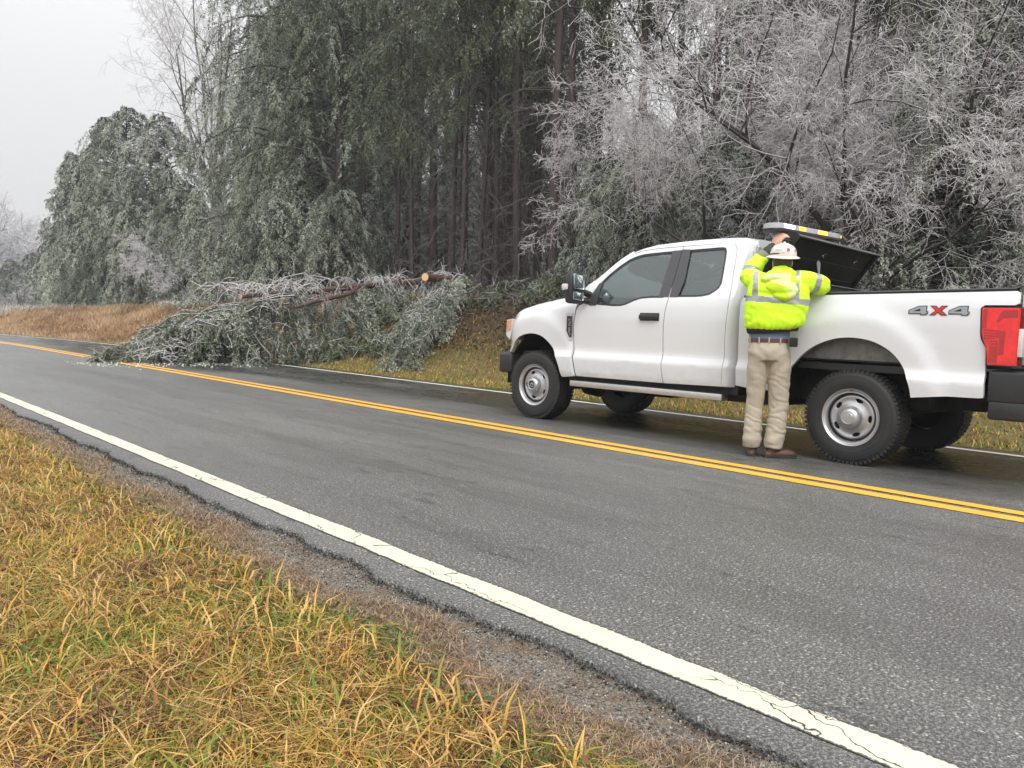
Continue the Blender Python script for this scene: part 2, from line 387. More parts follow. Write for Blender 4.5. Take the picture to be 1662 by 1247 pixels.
truck = thing('pickup_truck', 'white extended cab pickup truck stopped in the far lane beside the fallen tree', 'truck',
              (6.7286+.99, 3.0651, -SL*(6.7286+.99-CX)), (0, math.atan(SL), .0311))
UZ = [(a_, b_-.002-.030*a_) for a_, b_ in [(.40, .09), (.50, .045), (.545, .015), (.60, .0), (.72, -.008), (.765, -.008), (.80, .008), (.835, .022), (.86, .026), (1.05, .020), (1.22, .018), (1.34, .028), (1.42, .046), (2.2, .046+.78*.41)]]
ARCH_F = [(4.18, .77), (4.12, .86), (4.05, .93), (3.93, .99), (3.78, 1.013), (3.63, .99), (3.5, .915), (3.4, .81), (3.33, .68), (3.285, .54)]
ARCH_R = [(-.5, .62), (-.475, .73), (-.405, .88), (-.31, .985), (-.18, 1.055), (-.04, 1.083), (.11, 1.08), (.24, 1.045), (.36, .985), (.47, .89), (.56, .76), (.60, .62)]
def U(s, z, kind='cab'):
    u = float(np.interp(z, [a for a, _ in UZ], [b_ for _, b_ in UZ]))
    if kind in ('fender', 'bed'):
        if kind == 'fender': rr = math.hypot((s-3.735)/.98, (z-.45)/1.1)
        else: rr = math.hypot((s-.03)/1.02, (z-.52)/1.1)
        fl = 1-float(sstep(.66, .80, rr)); sel = 1-float(sstep(.56, .60, rr))*0
        u -= .030*fl*sel
    if kind == 'fender':
        if s > 3.95: u += .9*(s-3.95)**2*1.6
        zt = hood_z(s); u += .05*float(sstep(zt-.16, zt, z))**1.5 + (.02 if z > 1.42 else 0)
    if kind == 'corner' and s < 1.22: u += 9*(1.22-s)**2*1.2
    return u
HT = [(4.26, 1.15), (4.22, 1.21), (4.18, 1.255), (4.01, 1.31), (3.79, 1.365), (3.53, 1.415), (3.32, 1.445), (3.2, 1.455), (3.0, 1.45)]
def hood_z(s): return float(np.interp(s, [a for a, _ in HT][::-1], [b_ for _, b_ in HT][::-1]))
def panel(name, outline, mat, parent, kind='cab', holes=(), step=.045, side=-1, ret=.035, off=0., inner=True):
    """body panel: outline in (s,z), bent onto the body surface, edges folded in"""
    bm = bmesh.new(); es = []
    for loop in [outline]+list(holes):
        vs = [bm.verts.new((0, a, z)) for a, z in loop]
        es += [bm.edges.new((vs[k], vs[(k+1) % len(vs)])) for k in range(len(vs))]
    bmesh.ops.triangle_fill(bm, use_beauty=True, use_dissolve=False, edges=es)
    ss = [p[0] for p in outline]; zs = [p[1] for p in outline]
    for ax, lo, hi in ((1, min(ss), max(ss)), (2, min(zs), max(zs))):
        v = lo+step
        while v < hi:
            no = Vector((0, 1, 0)) if ax == 1 else Vector((0, 0, 1)); pc = no*v
            bmesh.ops.bisect_plane(bm, geom=list(bm.verts)+list(bm.edges)+list(bm.faces), plane_co=pc, plane_no=no, dist=1e-5)
            v += step
    for z in (.765, .80, .835):
        if min(zs) < z < max(zs): bmesh.ops.bisect_plane(bm, geom=list(bm.verts)+list(bm.edges)+list(bm.faces), plane_co=(0, 0, z), plane_no=(0, 0, 1), dist=1e-5)
    bmesh.ops.remove_doubles(bm, verts=bm.verts, dist=1e-4)
    for v in bm.verts: v.co.x = side*(.99-U(v.co.y, v.co.z, kind)-off)
    bmesh.ops.recalc_face_normals(bm, faces=bm.faces)
    avg = sum((f.normal.x*f.calc_area() for f in bm.faces))
    if avg*side < 0: bmesh.ops.reverse_faces(bm, faces=bm.faces)
    for f in bm.faces: f.smooth = True
    if ret:
        be = [e for e in bm.edges if len(e.link_faces) == 1]
        r = bmesh.ops.extrude_edge_only(bm, edges=be)
        for v in [g for g in r['geom'] if isinstance(g, bmesh.types.BMVert)]: v.co.x -= side*ret
        for e in be: e.smooth = False
    me = bpy.data.meshes.new(name); bm.to_mesh(me); bm.free(); me.materials.append(mat)
    return link(name, me, parent)
def inset(poly, d):
    """offset a closed polygon inwards by d"""
    P = [Vector(p) for p in poly]; n = len(P)
    area = sum(P[k].x*P[(k+1) % n].y-P[(k+1) % n].x*P[k].y for k in range(n)); sg = 1 if area > 0 else -1
    out = []
    for k in range(n):
        a = (P[k]-P[k-1]).normalized(); b_ = (P[(k+1) % n]-P[k]).normalized()
        na = Vector((-a.y, a.x))*sg; nb = Vector((-b_.y, b_.x))*sg
        m = (na+nb); m = m/max(.3, m.length_squared)*2 if m.length > .1 else na
        out.append(tuple(P[k]+m*d))
    return out
SEAM = [(1.91, .56), (1.93, .70), (1.935, .82), (1.94, 1.0), (1.94, 1.15), (1.93, 1.28), (1.905, 1.44), (1.90, 1.64), (1.90, 1.80), (1.90, 1.965)]
DFRONT = [(3.085, .555), (3.10, .60), (3.11, .66), (3.13, .76), (3.142, .94), (3.148, 1.14), (3.125, 1.28), (3.09, 1.34), (2.99, 1.385), (2.955, 1.43)]
DTOP = [(2.90, 1.57), (2.83, 1.67), (2.70, 1.79), (2.60, 1.862), (2.5, 1.915), (2.42, 1.94), (2.33, 1.952), (2.2, 1.96), (2.0, 1.966)]
DREAR = [(1.24, .575), (1.232, .7), (1.23, .81), (1.23, 1.0), (1.225, 1.18), (1.212, 1.38), (1.22, 1.5), (1.232, 1.60), (1.25, 1.75), (1.262, 1.88), (1.28, 1.935), (1.31, 1.962), (1.37, 1.975)]
WF = [(2.92, 1.37), (2.88, 1.50), (2.84, 1.60), (2.76, 1.685), (2.65, 1.775), (2.55, 1.84), (2.47, 1.872), (2.38, 1.893), (2.27, 1.90), (2.10, 1.908), (1.985, 1.91), (1.985, 1.44), (2.15, 1.438), (2.26, 1.43), (2.34, 1.405), (2.44, 1.365), (2.50, 1.352), (2.6, 1.35)]
WR = [(1.82, 1.915), (1.44, 1.925), (1.405, 1.918), (1.388, 1.89), (1.375, 1.8), (1.362, 1.68), (1.352, 1.57), (1.365, 1.53), (1.40, 1.497), (1.45, 1.466), (1.52, 1.452), (1.6, 1.447), (1.82, 1.447)]
for side in (-1, 1):
    kw = dict(side=side)
    g = .005
    fend = [(4.225, 1.17), (4.215, 1.0), (4.225, .86), (4.25, .79), (4.20, .775)]+spline(ARCH_F, 4)+[(3.27, .53), (3.092+g, .552)]+[(a+g*2, z) for a, z in DFRONT[1:7]]+[(3.13, 1.33), (3.12, 1.40), (3.10, hood_z(3.1)-.02)]
    fend += [(s_, hood_z(s_)-.02) for s_ in (3.25, 3.4, 3.6, 3.8, 4.0, 4.1, 4.18)]+[(4.22, 1.19)]
    fo = panel('fender', fend, m_paint, truck, 'fender', step=.04, **kw)
    # front door
    dpoly = [(a-g, z) for a, z in DFRONT]+[(a-.004, z-.004) for a, z in DTOP]+[(a+g, z) for a, z in SEAM[::-1]]
    door = panel('front_door', dpoly, m_paint, truck, 'cab', holes=[inset(WF, -.012)], **kw)
    if side == -1: door['label'] = 'front door with tow mirror and black handle'
    panel('window_glass', WF, m_glass, door, 'cab', ret=0, off=.016, step=.12, **kw)
    bm = bmesh.new()
    def ringloop(bm, poly, d, wdt, mi=0):
        A = inset(poly, -d); B = inset(poly, wdt)
        for k in range(len(poly)):
            k2 = (k+1) % len(poly)
            q = [bm.verts.new((side*(.99-U(a, z)-(.006)), a, z)) for a, z in (A[k], A[k2], B[k2], B[k])]; bm.faces.new(q)
    ringloop(bm, WF, .013, .010); bmesh.ops.remove_doubles(bm, verts=bm.verts, dist=1e-4)
    bmobj('window_seal', bm, m_black, door)
    panel('pillar_trim', [(2.015, 1.925), (2.03, 1.436), (1.912, 1.436), (1.903, 1.64), (1.903, 1.93)], m_trim, door, off=-.004, ret=.01, **kw)
    panel('sail_panel', [(2.99, 1.375), (2.93, 1.345), (2.84, 1.345), (2.83, 1.60), (2.87, 1.595), (2.925, 1.48)], m_trim, door, off=-.003, ret=.012, **kw)
    # handle
    bm = bmesh.new(); X0 = .99-U(2.1, 1.23)
    bbox(bm, *(sorted((side*(X0-.006), side*(X0+.006)))), 1.995, 2.235, 1.19, 1.272, .0045, 0, seg=2)
    bbox(bm, *(sorted((side*(X0+.012), side*(X0+.036)))), 2.0, 2.23, 1.205, 1.252, .009, 0, seg=3)
    h = bmobj('door_handle', bm, m_black, door)
    bm = bmesh.new()
    lathe_bm(bm, [(side*(X0+.034), .001), (side*(X0+.040), .010), (side*(X0+.037), .013)], 12, 'X', (0, 2.03, 1.229)); bmobj('door_lock', bm, m_dark, h)
    # rear door
    rp = [(a-g, z) for a, z in SEAM]+[(a+.004, z) for a, z in DREAR[::-1]]
    rp = rp[:-1]+[DREAR[0]]
    rd = panel('rear_door', rp, m_paint, truck, 'cab', holes=[inset(WR, -.012)], **kw)
    panel('window_glass', WR, m_glass, rd, 'cab', ret=0, off=.016, step=.12, **kw)
    bm = bmesh.new(); ringloop(bm, WR, .013, .010); bmesh.ops.remove_doubles(bm, verts=bm.verts, dist=1e-4); bmobj('window_seal', bm, m_black, rd)
    panel('pillar_trim', [(1.897, 1.935), (1.897, 1.436), (1.80, 1.436), (1.775, 1.6), (1.80, 1.93)], m_trim, rd, off=-.004, ret=.01, **kw)
    bm = bmesh.new()   # added black sheet behind the door gaps, standing in for their deep shade
    bmesh.ops.create_grid(bm, x_segments=1, y_segments=1, size=.001); bm.clear()
    zz = [.56, .62, .74, .80, .84, .95, 1.2, 1.40, 1.43]; ssx = [1.26, 1.6, 2.0, 2.5, 3.0, 3.2]
    G_ = [[bm.verts.new((side*(.99-U(a, z)-.040), a, z)) for a in ssx] for z in zz]
    for a_, b_ in zip(G_[:-1], G_[1:]):
        for k in range(5): bm.faces.new((a_[k], a_[k+1], b_[k+1], b_[k]))
    G_ = [[bm.verts.new((side*(.99-U(a, z)-.030), a, z)) for a in (1.885, 1.925)] for z in (1.43, 1.7, 1.97)]
    for a_, b_ in zip(G_[:-1], G_[1:]): bm.faces.new((a_[0], a_[1], b_[1], b_[0]))
    bmobj('door_gap_shade', bm, m_dark, truck, False)
    # cab corner
    corner = [(a-.002, z) for a, z in DREAR]+[(1.9, 1.972), (1.9, 1.985), (1.36, 1.992), (1.20, 1.985), (1.12, 1.955), (1.105, 1.9), (1.105, 1.2), (1.11, .9), (1.12, .575)]
    panel('cab_corner', corner, m_paint, truck, 'corner', step=.03, **kw)
    # bed side
    bed = [(1.085, .60), (1.085, 1.38), (1.07, 1.425), (1.0, 1.44), (.4, 1.447), (-.3, 1.457), (-1.17, 1.472), (-1.19, 1.46), (-1.2, 1.38), (-1.17, 1.365), (-.97, 1.365), (-.945, 1.34), (-.955, 1.14), (-.965, 1.10), (-1.0, 1.04), (-1.004, .90), (-1.012, .66), (-.98, .655), (-.75, .65), (-.6, .632)]
    bedp = bed+spline(ARCH_R, 4)[0:]+[(.64, .585), (.9, .575)]
    bd = panel('bed_side', bedp, m_paint, truck, 'bed', step=.04, **kw)
    bm = bmesh.new()   # black rail cap
    pr = [(1.07, 1.427), (.9, 1.446), (.4, 1.449), (-.3, 1.459), (-1.17, 1.474)]
    for k in range(len(pr)-1):
        (a, za), (c2, zc) = pr[k], pr[k+1]
        vs = []
        for (s_, z_) in ((a, za), (c2, zc)):
            for (du, dz) in ((.022, 0), (.018, .016), (.03, .026), (.10, .026), (.105, .0)): vs.append(bm.verts.new((side*(.99-du), s_, z_+dz)))
        for j in range(4): bm.faces.new((vs[j], vs[j+1], vs[6+j], vs[5+j]))
    bmesh.ops.remove_doubles(bm, verts=bm.verts, dist=1e-4)
    bmobj('rail_cap', bm, m_black, bd)
    # inner bed wall and galvanised wheelhouse skirt
    bm = bmesh.new()
    bbox(bm, *(sorted((side*.885, side*.865))), -1.15, 1.07, .88, 1.45)
    bmobj('bed_inner_wall', bm, m_black, bd)
    bm = bmesh.new()
    bbox(bm, *(sorted((side*.925, side*.90))), -.52, .60, .895, 1.12)
    for s_ in (-.35, .1, .4): bbox(bm, *(sorted((side*.93, side*.927))), s_, s_+.012, .905, .917)
    bmobj('wheelhouse_skirt', bm, m_galv, bd)
    bm = bmesh.new()
    P4 = [(-.52+.0, 0)]
    arc = [(.03+.66*math.cos(t), .45+.60*math.sin(t)) for t in np.linspace(.1, math.pi-.1, 16)]
    for k in range(15):
        v = [bm.verts.new((side*x_, a, z)) for (a, z) in (arc[k], arc[k+1]) for x_ in (.93, .55)]; bm.faces.new((v[0], v[1], v[3], v[2]))
    bbox(bm, *(sorted((side*.555, side*.545))), -.75, .78, .5, 1.06)
    bmobj('wheel_liner', bm, m_dark, bd)
    bm = bmesh.new()   # front brace strip behind rear wheel opening (bright edge)
    prism_bm(bm, [(.56, .92), (.60, .93), (.74, .60), (.70, .58)], side*.955, side*.93, lambda a, z, d: (d, a, z)); bmobj('arch_brace', bm, m_galv, bd)
    bm = bmesh.new(); arc = [(3.735+.52*math.cos(t), .45+.56*math.sin(t)) for t in np.linspace(-.1, math.pi+.1, 20)]
    for k in range(19):
        v = [bm.verts.new((side*x_, a, z)) for (a, z) in (arc[k], arc[k+1]) for x_ in (.935, .5)]; bm.faces.new((v[0], v[1], v[3], v[2]))
    bbox(bm, *(sorted((side*.505, side*.495))), 3.15, 4.3, .50, 1.06)
    bmobj('wheel_liner', bm, m_dark, fo)
    # fender vent with lettering
    V0 = [(3.255, 1.262), (3.162, 1.262), (3.155, .95), (3.20, .952), (3.262, 1.05)]
    vent = panel('fender_vent', V0, m_alu if side == 1 else m_alu, fo, 'fender', off=-.010, ret=.02, step=.05, **kw)
    panel('vent_insert', [(3.24, 1.225), (3.168, 1.225), (3.163, .985), (3.195, .985), (3.24, 1.06)], m_black, vent, 'fender', off=-.013, ret=.01, step=.05, **kw)
    # tail light: solid wrapping the corner
    TLP = [(-.955, 1.352), (-.95, 1.33), (-.96, 1.14), (-.975, 1.10), (-1.006, 1.045), (-1.012, .905), (-1.215, .905), (-1.215, 1.352)]
    bm = bmesh.new(); fn = lambda a, z, d: (side*(1.02-d), a, z)
    prism_bm(bm, TLP, .008, .16, fn, 0)
    tl = bmobj('tail_light', bm, [m_black], truck, smooth=False)
    bm = bmesh.new(); prism_bm(bm, inset(TLP, .009), -.006, .15, lambda a, z, d: (side*(1.02-d), a-(.009 if a < -1.19 else 0), z), 0)
    bmesh.ops.bevel(bm, geom=[e for e in bm.edges if all(abs(abs(v.co.x)-1.026) < .002 for v in e.verts)], offset=.008, segments=2, affect='EDGES')
    bmobj('red_lens', bm, [m_red], tl, smooth=True)
    bm = bmesh.new()
    prism_bm(bm, [(-.975, 1.335), (-1.0, 1.335), (-1.0, 1.19), (-.975, 1.19)], -.0062, -.0085, fn, 0)
    prism_bm(bm, [(-1.03, 1.10), (-1.085, 1.10), (-1.085, .93), (-1.03, .93)], -.0062, -.0085, fn, 0)
    prism_bm(bm, [(-.985, 1.185), (-1.13, 1.17), (-1.125, 1.0), (-1.09, .985), (-1.09, 1.12), (-.99, 1.10)], -.0062, -.008, fn, 0)
    prism_bm(bm, [(-1.06, 1.24), (-1.10, 1.325), (-1.2, 1.33), (-1.2, 1.27), (-1.11, 1.27), (-1.08, 1.235)], -.0062, -.0082, fn, 0)
    bmobj('lens_pattern', bm, [m_red2], tl, smooth=False)  # darker red pattern raised on the lens
    bm = bmesh.new()
    for k in range(6): prism_bm(bm, [(-.985-.004*k, 1.166-.02*k), (-1.075, 1.162-.02*k), (-1.075, 1.157-.02*k), (-.985-.004*k, 1.161-.02*k)], -.008, -.0105, fn, 0)
    bmobj('lens_ribs', bm, [m_red], tl, smooth=False)
    bm = bmesh.new(); bbox(bm, *(sorted((side*1.018, side*.86))), -1.245, -1.205, .98, 1.19, .008)
    bmobj('reverse_light', bm, [m_clear], tl)
    # headlight
    bm = bmesh.new(); fn2 = lambda a, z, d: (side*(.965-d), a, z)
    prism_bm(bm, [(4.19, 1.18), (4.20, 1.02), (4.23, .93), (4.285, .98), (4.285, 1.165)], .01, .26, fn2); hl = bmobj('headlight', bm, [m_clear], truck, smooth=False)
    bm = bmesh.new(); prism_bm(bm, [(4.20, 1.165), (4.207, 1.04), (4.275, 1.02), (4.28, 1.155)], .006, .03, fn2); bmobj('marker_lens', bm, [m_orange], hl, smooth=False)
    # running board
    bm = bmesh.new(); X = sorted((side*.985, side*.86))
    bbox(bm, X[0], X[1], 1.24, 3.19, .435, .50, .008); rb = bmobj('running_board', bm, [m_alu], truck)
    bm = bmesh.new(); bbox(bm, *(sorted((side*.972, side*.865))), 1.27, 3.16, .501, .508); 
    for s_ in (1.5, 2.2, 2.9): bbox(bm, *(sorted((side*.90, side*.60))), s_, s_+.05, .47, .53)
    bmobj('tread_strip', bm, [m_black], rb)
    # rocker black under-sill
    bm = bmesh.new(); bbox(bm, *(sorted((side*.93, side*.80))), 1.1, 3.25, .50, .66); bmobj('sill', bm, [m_dark], truck)
    # mirror
    mr = bpy.data.objects.new('tow_mirror', None); C.objects.link(mr); mr.parent = truck
    bm = bmesh.new()
    X0, X1 = side*1.30, side*1.07; cx = (X0+X1)/2
    sec = [(1.355, .085, .05), (1.37, .105, .075), (1.45, .115, .085), (1.58, .115, .085), (1.66, .108, .075), (1.70, .085, .055), (1.712, .05, .03)]
    rr = []
    for z, hx, hy in sec:
        ring = []
        for k in range(20):
            t = 2*math.pi*k/20; px_ = np.sign(math.cos(t))*abs(math.cos(t))**.45*hx; py_ = np.sign(math.sin(t))*abs(math.sin(t))**.6*hy
            if py_ < 0: py_ *= .45
            ring.append(bm.verts.new((cx+px_, 2.99+py_, z)))
        rr.append(ring)
    for a, b_ in zip(rr[:-1], rr[1:]):
        for k in range(20): bm.faces.new((a[k], a[(k+1) % 20], b_[(k+1) % 20], b_[k]))
    bm.faces.new(rr[0][::-1]); bm.faces.new(rr[-1]); bmobj('mirror_housing', bm, m_black, mr)
    bm = bmesh.new(); bbox(bm, cx-.085, cx+.085, 2.945, 2.952, 1.51, 1.68, .02, seg=3); bmobj('mirror_glass', bm, m_mirror, mr)
    bm = bmesh.new(); bbox(bm, cx-.085, cx+.085, 2.945, 2.952, 1.39, 1.485, .015, seg=3); bmobj('blind_spot_glass', bm, m_mirror, mr)
    bm = bmesh.new(); bbox(bm, *(sorted((side*1.325, side*1.26))), 3.0, 3.075, 1.50, 1.565, .012); bmobj('signal_lens', bm, m_clear, mr)
    bm = bmesh.new(); tube_bm(bm, [(side*1.1, 2.99, 1.50), (side*.93, 2.96, 1.455)], [.035, .04], 8); tube_bm(bm, [(side*1.1, 2.99, 1.40), (side*.93, 2.96, 1.39)], [.03, .04], 8); bmobj('mirror_arm', bm, m_black, mr)

# hood, roof, pillars, windshield --------------------------------
def surf(name, rows, mat, parent, smooth=True, sharp=40):
    bm = bmesh.new(); G = [[bm.verts.new(p) for p in r] for r in rows]
    for a, b_ in zip(G[:-1], G[1:]):
        for k in range(len(a)-1): bm.faces.new((a[k], a[k+1], b_[k+1], b_[k]))
    bmesh.ops.remove_doubles(bm, verts=bm.verts, dist=1e-5)
    return bmobj(name, bm, mat, parent, smooth, sharp)
def sym(r): return r+[(-x, y, z) for x, y, z in r[::-1]]
rows = []
for s_ in (3.02, 3.1, 3.2, 3.32, 3.45, 3.6, 3.8, 4.0, 4.1, 4.18, 4.23, 4.26):
    z = hood_z(s_); uu = .99-U(s_, z-.02, 'fender') - .004
    d = .10 if s_ > 4.1 else 0
    rows.append(sym([(-uu, s_-d*.3, z-.018), (-uu+.02, s_-d*.2, z-.006), (-uu+.06, s_, z+.004), (-uu+.13, s_, z+.006), (-uu+.20, s_, z-.004), (-uu+.27, s_, z+.004), (-uu+.32, s_+.02, z+.022), (-.3, s_+.04, z+.026), (0, s_+.05, z+.028)]))
surf('hood', rows, m_paint, truck)
SIL = [(3.10, 1.47), (3.04, 1.53), (2.83, 1.715), (2.63, 1.872), (2.52, 1.945), (2.43, 1.978), (2.26, 2.008), (1.92, 2.027), (1.58, 2.037), (1.3, 2.033), (1.22, 2.025), (1.13, 1.985), (1.09, 1.92)]
def silz(s_): return float(np.interp(s_, [a for a, _ in SIL][::-1], [b_ for _, b_ in SIL][::-1]))
TOPS = [(3.05, 1.40), (2.955, 1.43)]+DTOP+[(1.9, 1.968), (1.37, 1.977), (1.28, 1.98), (1.2, 1.975), (1.12, 1.945), (1.095, 1.90)]
def topz(s_): return float(np.interp(s_, [a for a, _ in TOPS][::-1], [b_ for _, b_ in TOPS][::-1]))
rows = []
for s_ in (1.09, 1.10, 1.13, 1.17, 1.22, 1.3, 1.5, 1.7, 1.9, 2.1, 2.26, 2.35, 2.43, 2.5):
    a = topz(s_); t = silz(s_); ua = .99-U(s_, a)-(9*(1.22-s_)**2*1.2 if s_ < 1.22 else 0)
    rows.append(sym([(-ua, s_, a+.002), (-ua+.006, s_, a+.018), (-ua+.025, s_, t-.016), (-ua+.06, s_, t-.002), (-ua+.12, s_, t+.002), (-ua+.2, s_, t+.006), (-.4, s_, t+.014), (0, s_, t+.02)]))
roof = surf('roof', rows, m_paint, truck)
for side in (-1, 1):
    rows = []
    for s_ in (2.5, 2.55, 2.63, 2.72, 2.83, 2.9, 2.97, 3.04, 3.09):
        a = topz(s_); t = silz(s_); ua = .99-U(s_, a)
        rows.append([(side*(ua+.004), s_-.004, a-.006), (side*ua, s_, a+.004), (side*(ua-.012), s_+.02, a+.03), (side*(ua-.035), s_+.03, t-.012+0), (side*(ua-.07), s_+.04, t-.004), (side*(ua-.10), s_+.055, t-.012)])
    surf('windshield_pillar', rows, m_paint, truck)
rows = []
for k in range(9):
    s_ = 2.5+k*.6/8; t = silz(s_)-.012; ua = .99-U(s_, topz(s_))-.095; sf = (s_-2.5)/.6
    rows.append(sym([(-ua, s_+.05, t), (-ua*.75, s_+.10+.05*sf, t+.004), (-ua*.4, s_+.14+.09*sf, t+.008), (0, s_+.15+.10*sf, t+.01)]))
surf('windshield', rows, m_glass, truck)
bm = bmesh.new(); bbox(bm, -.82, .82, 1.098, 1.108, .6, 1.46); bbox(bm, -.76, -.62, 1.098, 1.108, 1.462, 1.93); bbox(bm, .62, .76, 1.098, 1.108, 1.462, 1.93); bbox(bm, -.70, .70, 1.098, 1.108, 1.86, 2.0)
bmobj('cab_back', bm, m_paint, truck, smooth=False)
bm = bmesh.new(); bbox(bm, -.62, .62, 1.10, 1.106, 1.462, 1.858); bmobj('rear_window', bm, m_glass, truck, smooth=False)
bm = bmesh.new(); bbox(bm, -.22, .22, 1.10, 1.20, 2.045, 2.072, .01); bmobj('high_brake_light', bm, m_black, truck)
# interior
bm = bmesh.new()
for x0 in (-.72, .17):
    bbox(bm, x0, x0+.55, 1.95, 2.45, .85, 1.08, .05); bbox(bm, x0+.02, x0+.53, 1.86, 1.99, 1.05, 1.62, .05); bbox(bm, x0+.16, x0+.39, 1.84, 1.94, 1.64, 1.80, .03)
bbox(bm, -.72, .72, 1.25, 1.65, .8, 1.02, .05); bbox(bm, -.72, .72, 1.14, 1.26, 1.0, 1.52, .05)
bmobj('seats', bm, m_seat, truck)
bm = bmesh.new(); bbox(bm, -.80, .80, 2.78, 3.08, 1.05, 1.36, .05); bbox(bm, -.17, .17, 2.0, 2.8, .7, 1.1, .04); bbox(bm, -.85, .85, 1.12, 3.0, .60, .68); bbox(bm, -.80, .80, 3.0, 3.18, 1.33, 1.385, .02)
dash = bmobj('dashboard', bm, m_trim, truck)
bm = bmesh.new(); cpt = Vector((-.42, 2.58, 1.30)); 
ring = [cpt+Vector((.19*math.cos(t), -.07*math.sin(t), .18*math.sin(t))) for t in np.linspace(0, 2*math.pi, 25)]
tube_bm(bm, ring, .014, 8, False); tube_bm(bm, [cpt-Vector((.18, 0, 0)), cpt+Vector((.18, 0, 0))], .014, 6); tube_bm(bm, [cpt, (-.42, 2.82, 1.2)], .03, 8)
bmobj('steering_wheel', bm, m_trim, truck)
# front end
bm = bmesh.new(); bbox(bm, -.70, .70, 4.18, 4.29, .86, 1.18, .02)
for k in range(4): bbox(bm, -.68, .68, 4.285, 4.31, .90+k*.07, .935+k*.07, .006, 0)
bmobj('grille', bm, m_black, truck)
bm = bmesh.new(); bbox(bm, -.97, .97, 4.17, 4.39, .52, .765, .035, seg=3); bbox(bm, -.9, .9, 4.14, 4.27, .44, .53, .02); fb = bmobj('front_bumper', bm, m_black, truck)
for x_ in (-.93, .90):
    bm = bmesh.new(); bbox(bm, x_, x_+.03, 4.08, 4.14, .18, .52); bmobj('air_dam', bm, m_black, fb)
# tailgate, bed, rear bumper
bm = bmesh.new(); bbox(bm, -.83, .83, -1.235, -1.175, .92, 1.455, .012); tg = bmobj('tailgate', bm, m_paint, truck)
bm = bmesh.new(); bbox(bm, -.13, .13, -1.25, -1.236, 1.25, 1.33, .006); bmobj('tailgate_handle', bm, m_black, tg)
bm = bmesh.new(); bbox(bm, -.88, .88, -1.17, 1.07, .80, .86); bbox(bm, -.88, .88, 1.05, 1.075, .86, 1.44); bmobj('bed_floor', bm, m_black, truck)
bm = bmesh.new(); bbox(bm, -1.0, 1.0, -1.46, -1.025, .62, .875, .03, seg=3); bbox(bm, -1.0, 1.0, -1.40, -1.04, .50, .64, .02); bbox(bm, -.8, .8, -1.46, -1.03, .876, .895, .004); rbp = bmobj('rear_bumper', bm, m_black, truck)
# chassis
bm = bmesh.new()
for sx_ in (-1, 1):
    bbox(bm, *(sorted((sx_*.52, sx_*.42))), -1.25, 4.15, .52, .70)
    for (a, z0) in ((0, .40), (3.76, .42)):
        tube_bm(bm, [(sx_*.50, a+.62, z0+.16), (sx_*.50, a+.1, z0-.03), (sx_*.50, a-.62, z0+.16)] if a == 0 else [(sx_*.6, a+.1, z0+.3), (sx_*.6, a, z0)], .045, 6)
bbox(bm, -.40, .40, 2.2, 3.1, .36, .60, .05); bbox(bm, -.75, -.2, .75, 1.9, .42, .60, .04); bbox(bm, .2, .7, -1.1, -.6, .50, .68, .04)
tube_bm(bm, [(-.75, 0, .405), (-.15, 0, .405), (0, 0, .405), (.15, 0, .405), (.75, 0, .405)], [.06, .06, .17, .06, .06], 12); tube_bm(bm, [(-.75, 3.76, .40), (.75, 3.76, .40)], .06, 10); tube_bm(bm, [(.2, 3.70, .38), (.2, 3.9, .40)], .15, 12)
tube_bm(bm, [(0, .1, .42), (0, 2.3, .5)], .045, 8); bbox(bm, -.86, .86, 3.1, 4.1, .62, .80, .03)
bmobj('chassis', bm, m_dark, truck)
bm = bmesh.new(); tube_bm(bm, [(.62, .9, .42), (.66, -.2, .45), (.66, -.85, .50), (.9, -1.0, .44)], .036, 10); bmobj('exhaust_pipe', bm, m_rim, truck)
bm = bmesh.new(); tube_bm(bm, [(-.93, 3.56, 1.40), (-.93, 3.56, 1.45)], [.016, .008], 10); tube_bm(bm, [(-.93, 3.56, 1.42), (-.93, 3.57, 2.02)], .0022, 5)
tube_bm(bm, [(-.91, 3.54, 1.425), (-.88, 3.45, 1.442), (-.86, 3.3, 1.466), (-.83, 3.15, 1.478), (-.80, 3.02, 1.5)], .0035, 5); bmobj('whip_antenna', bm, m_black, truck)

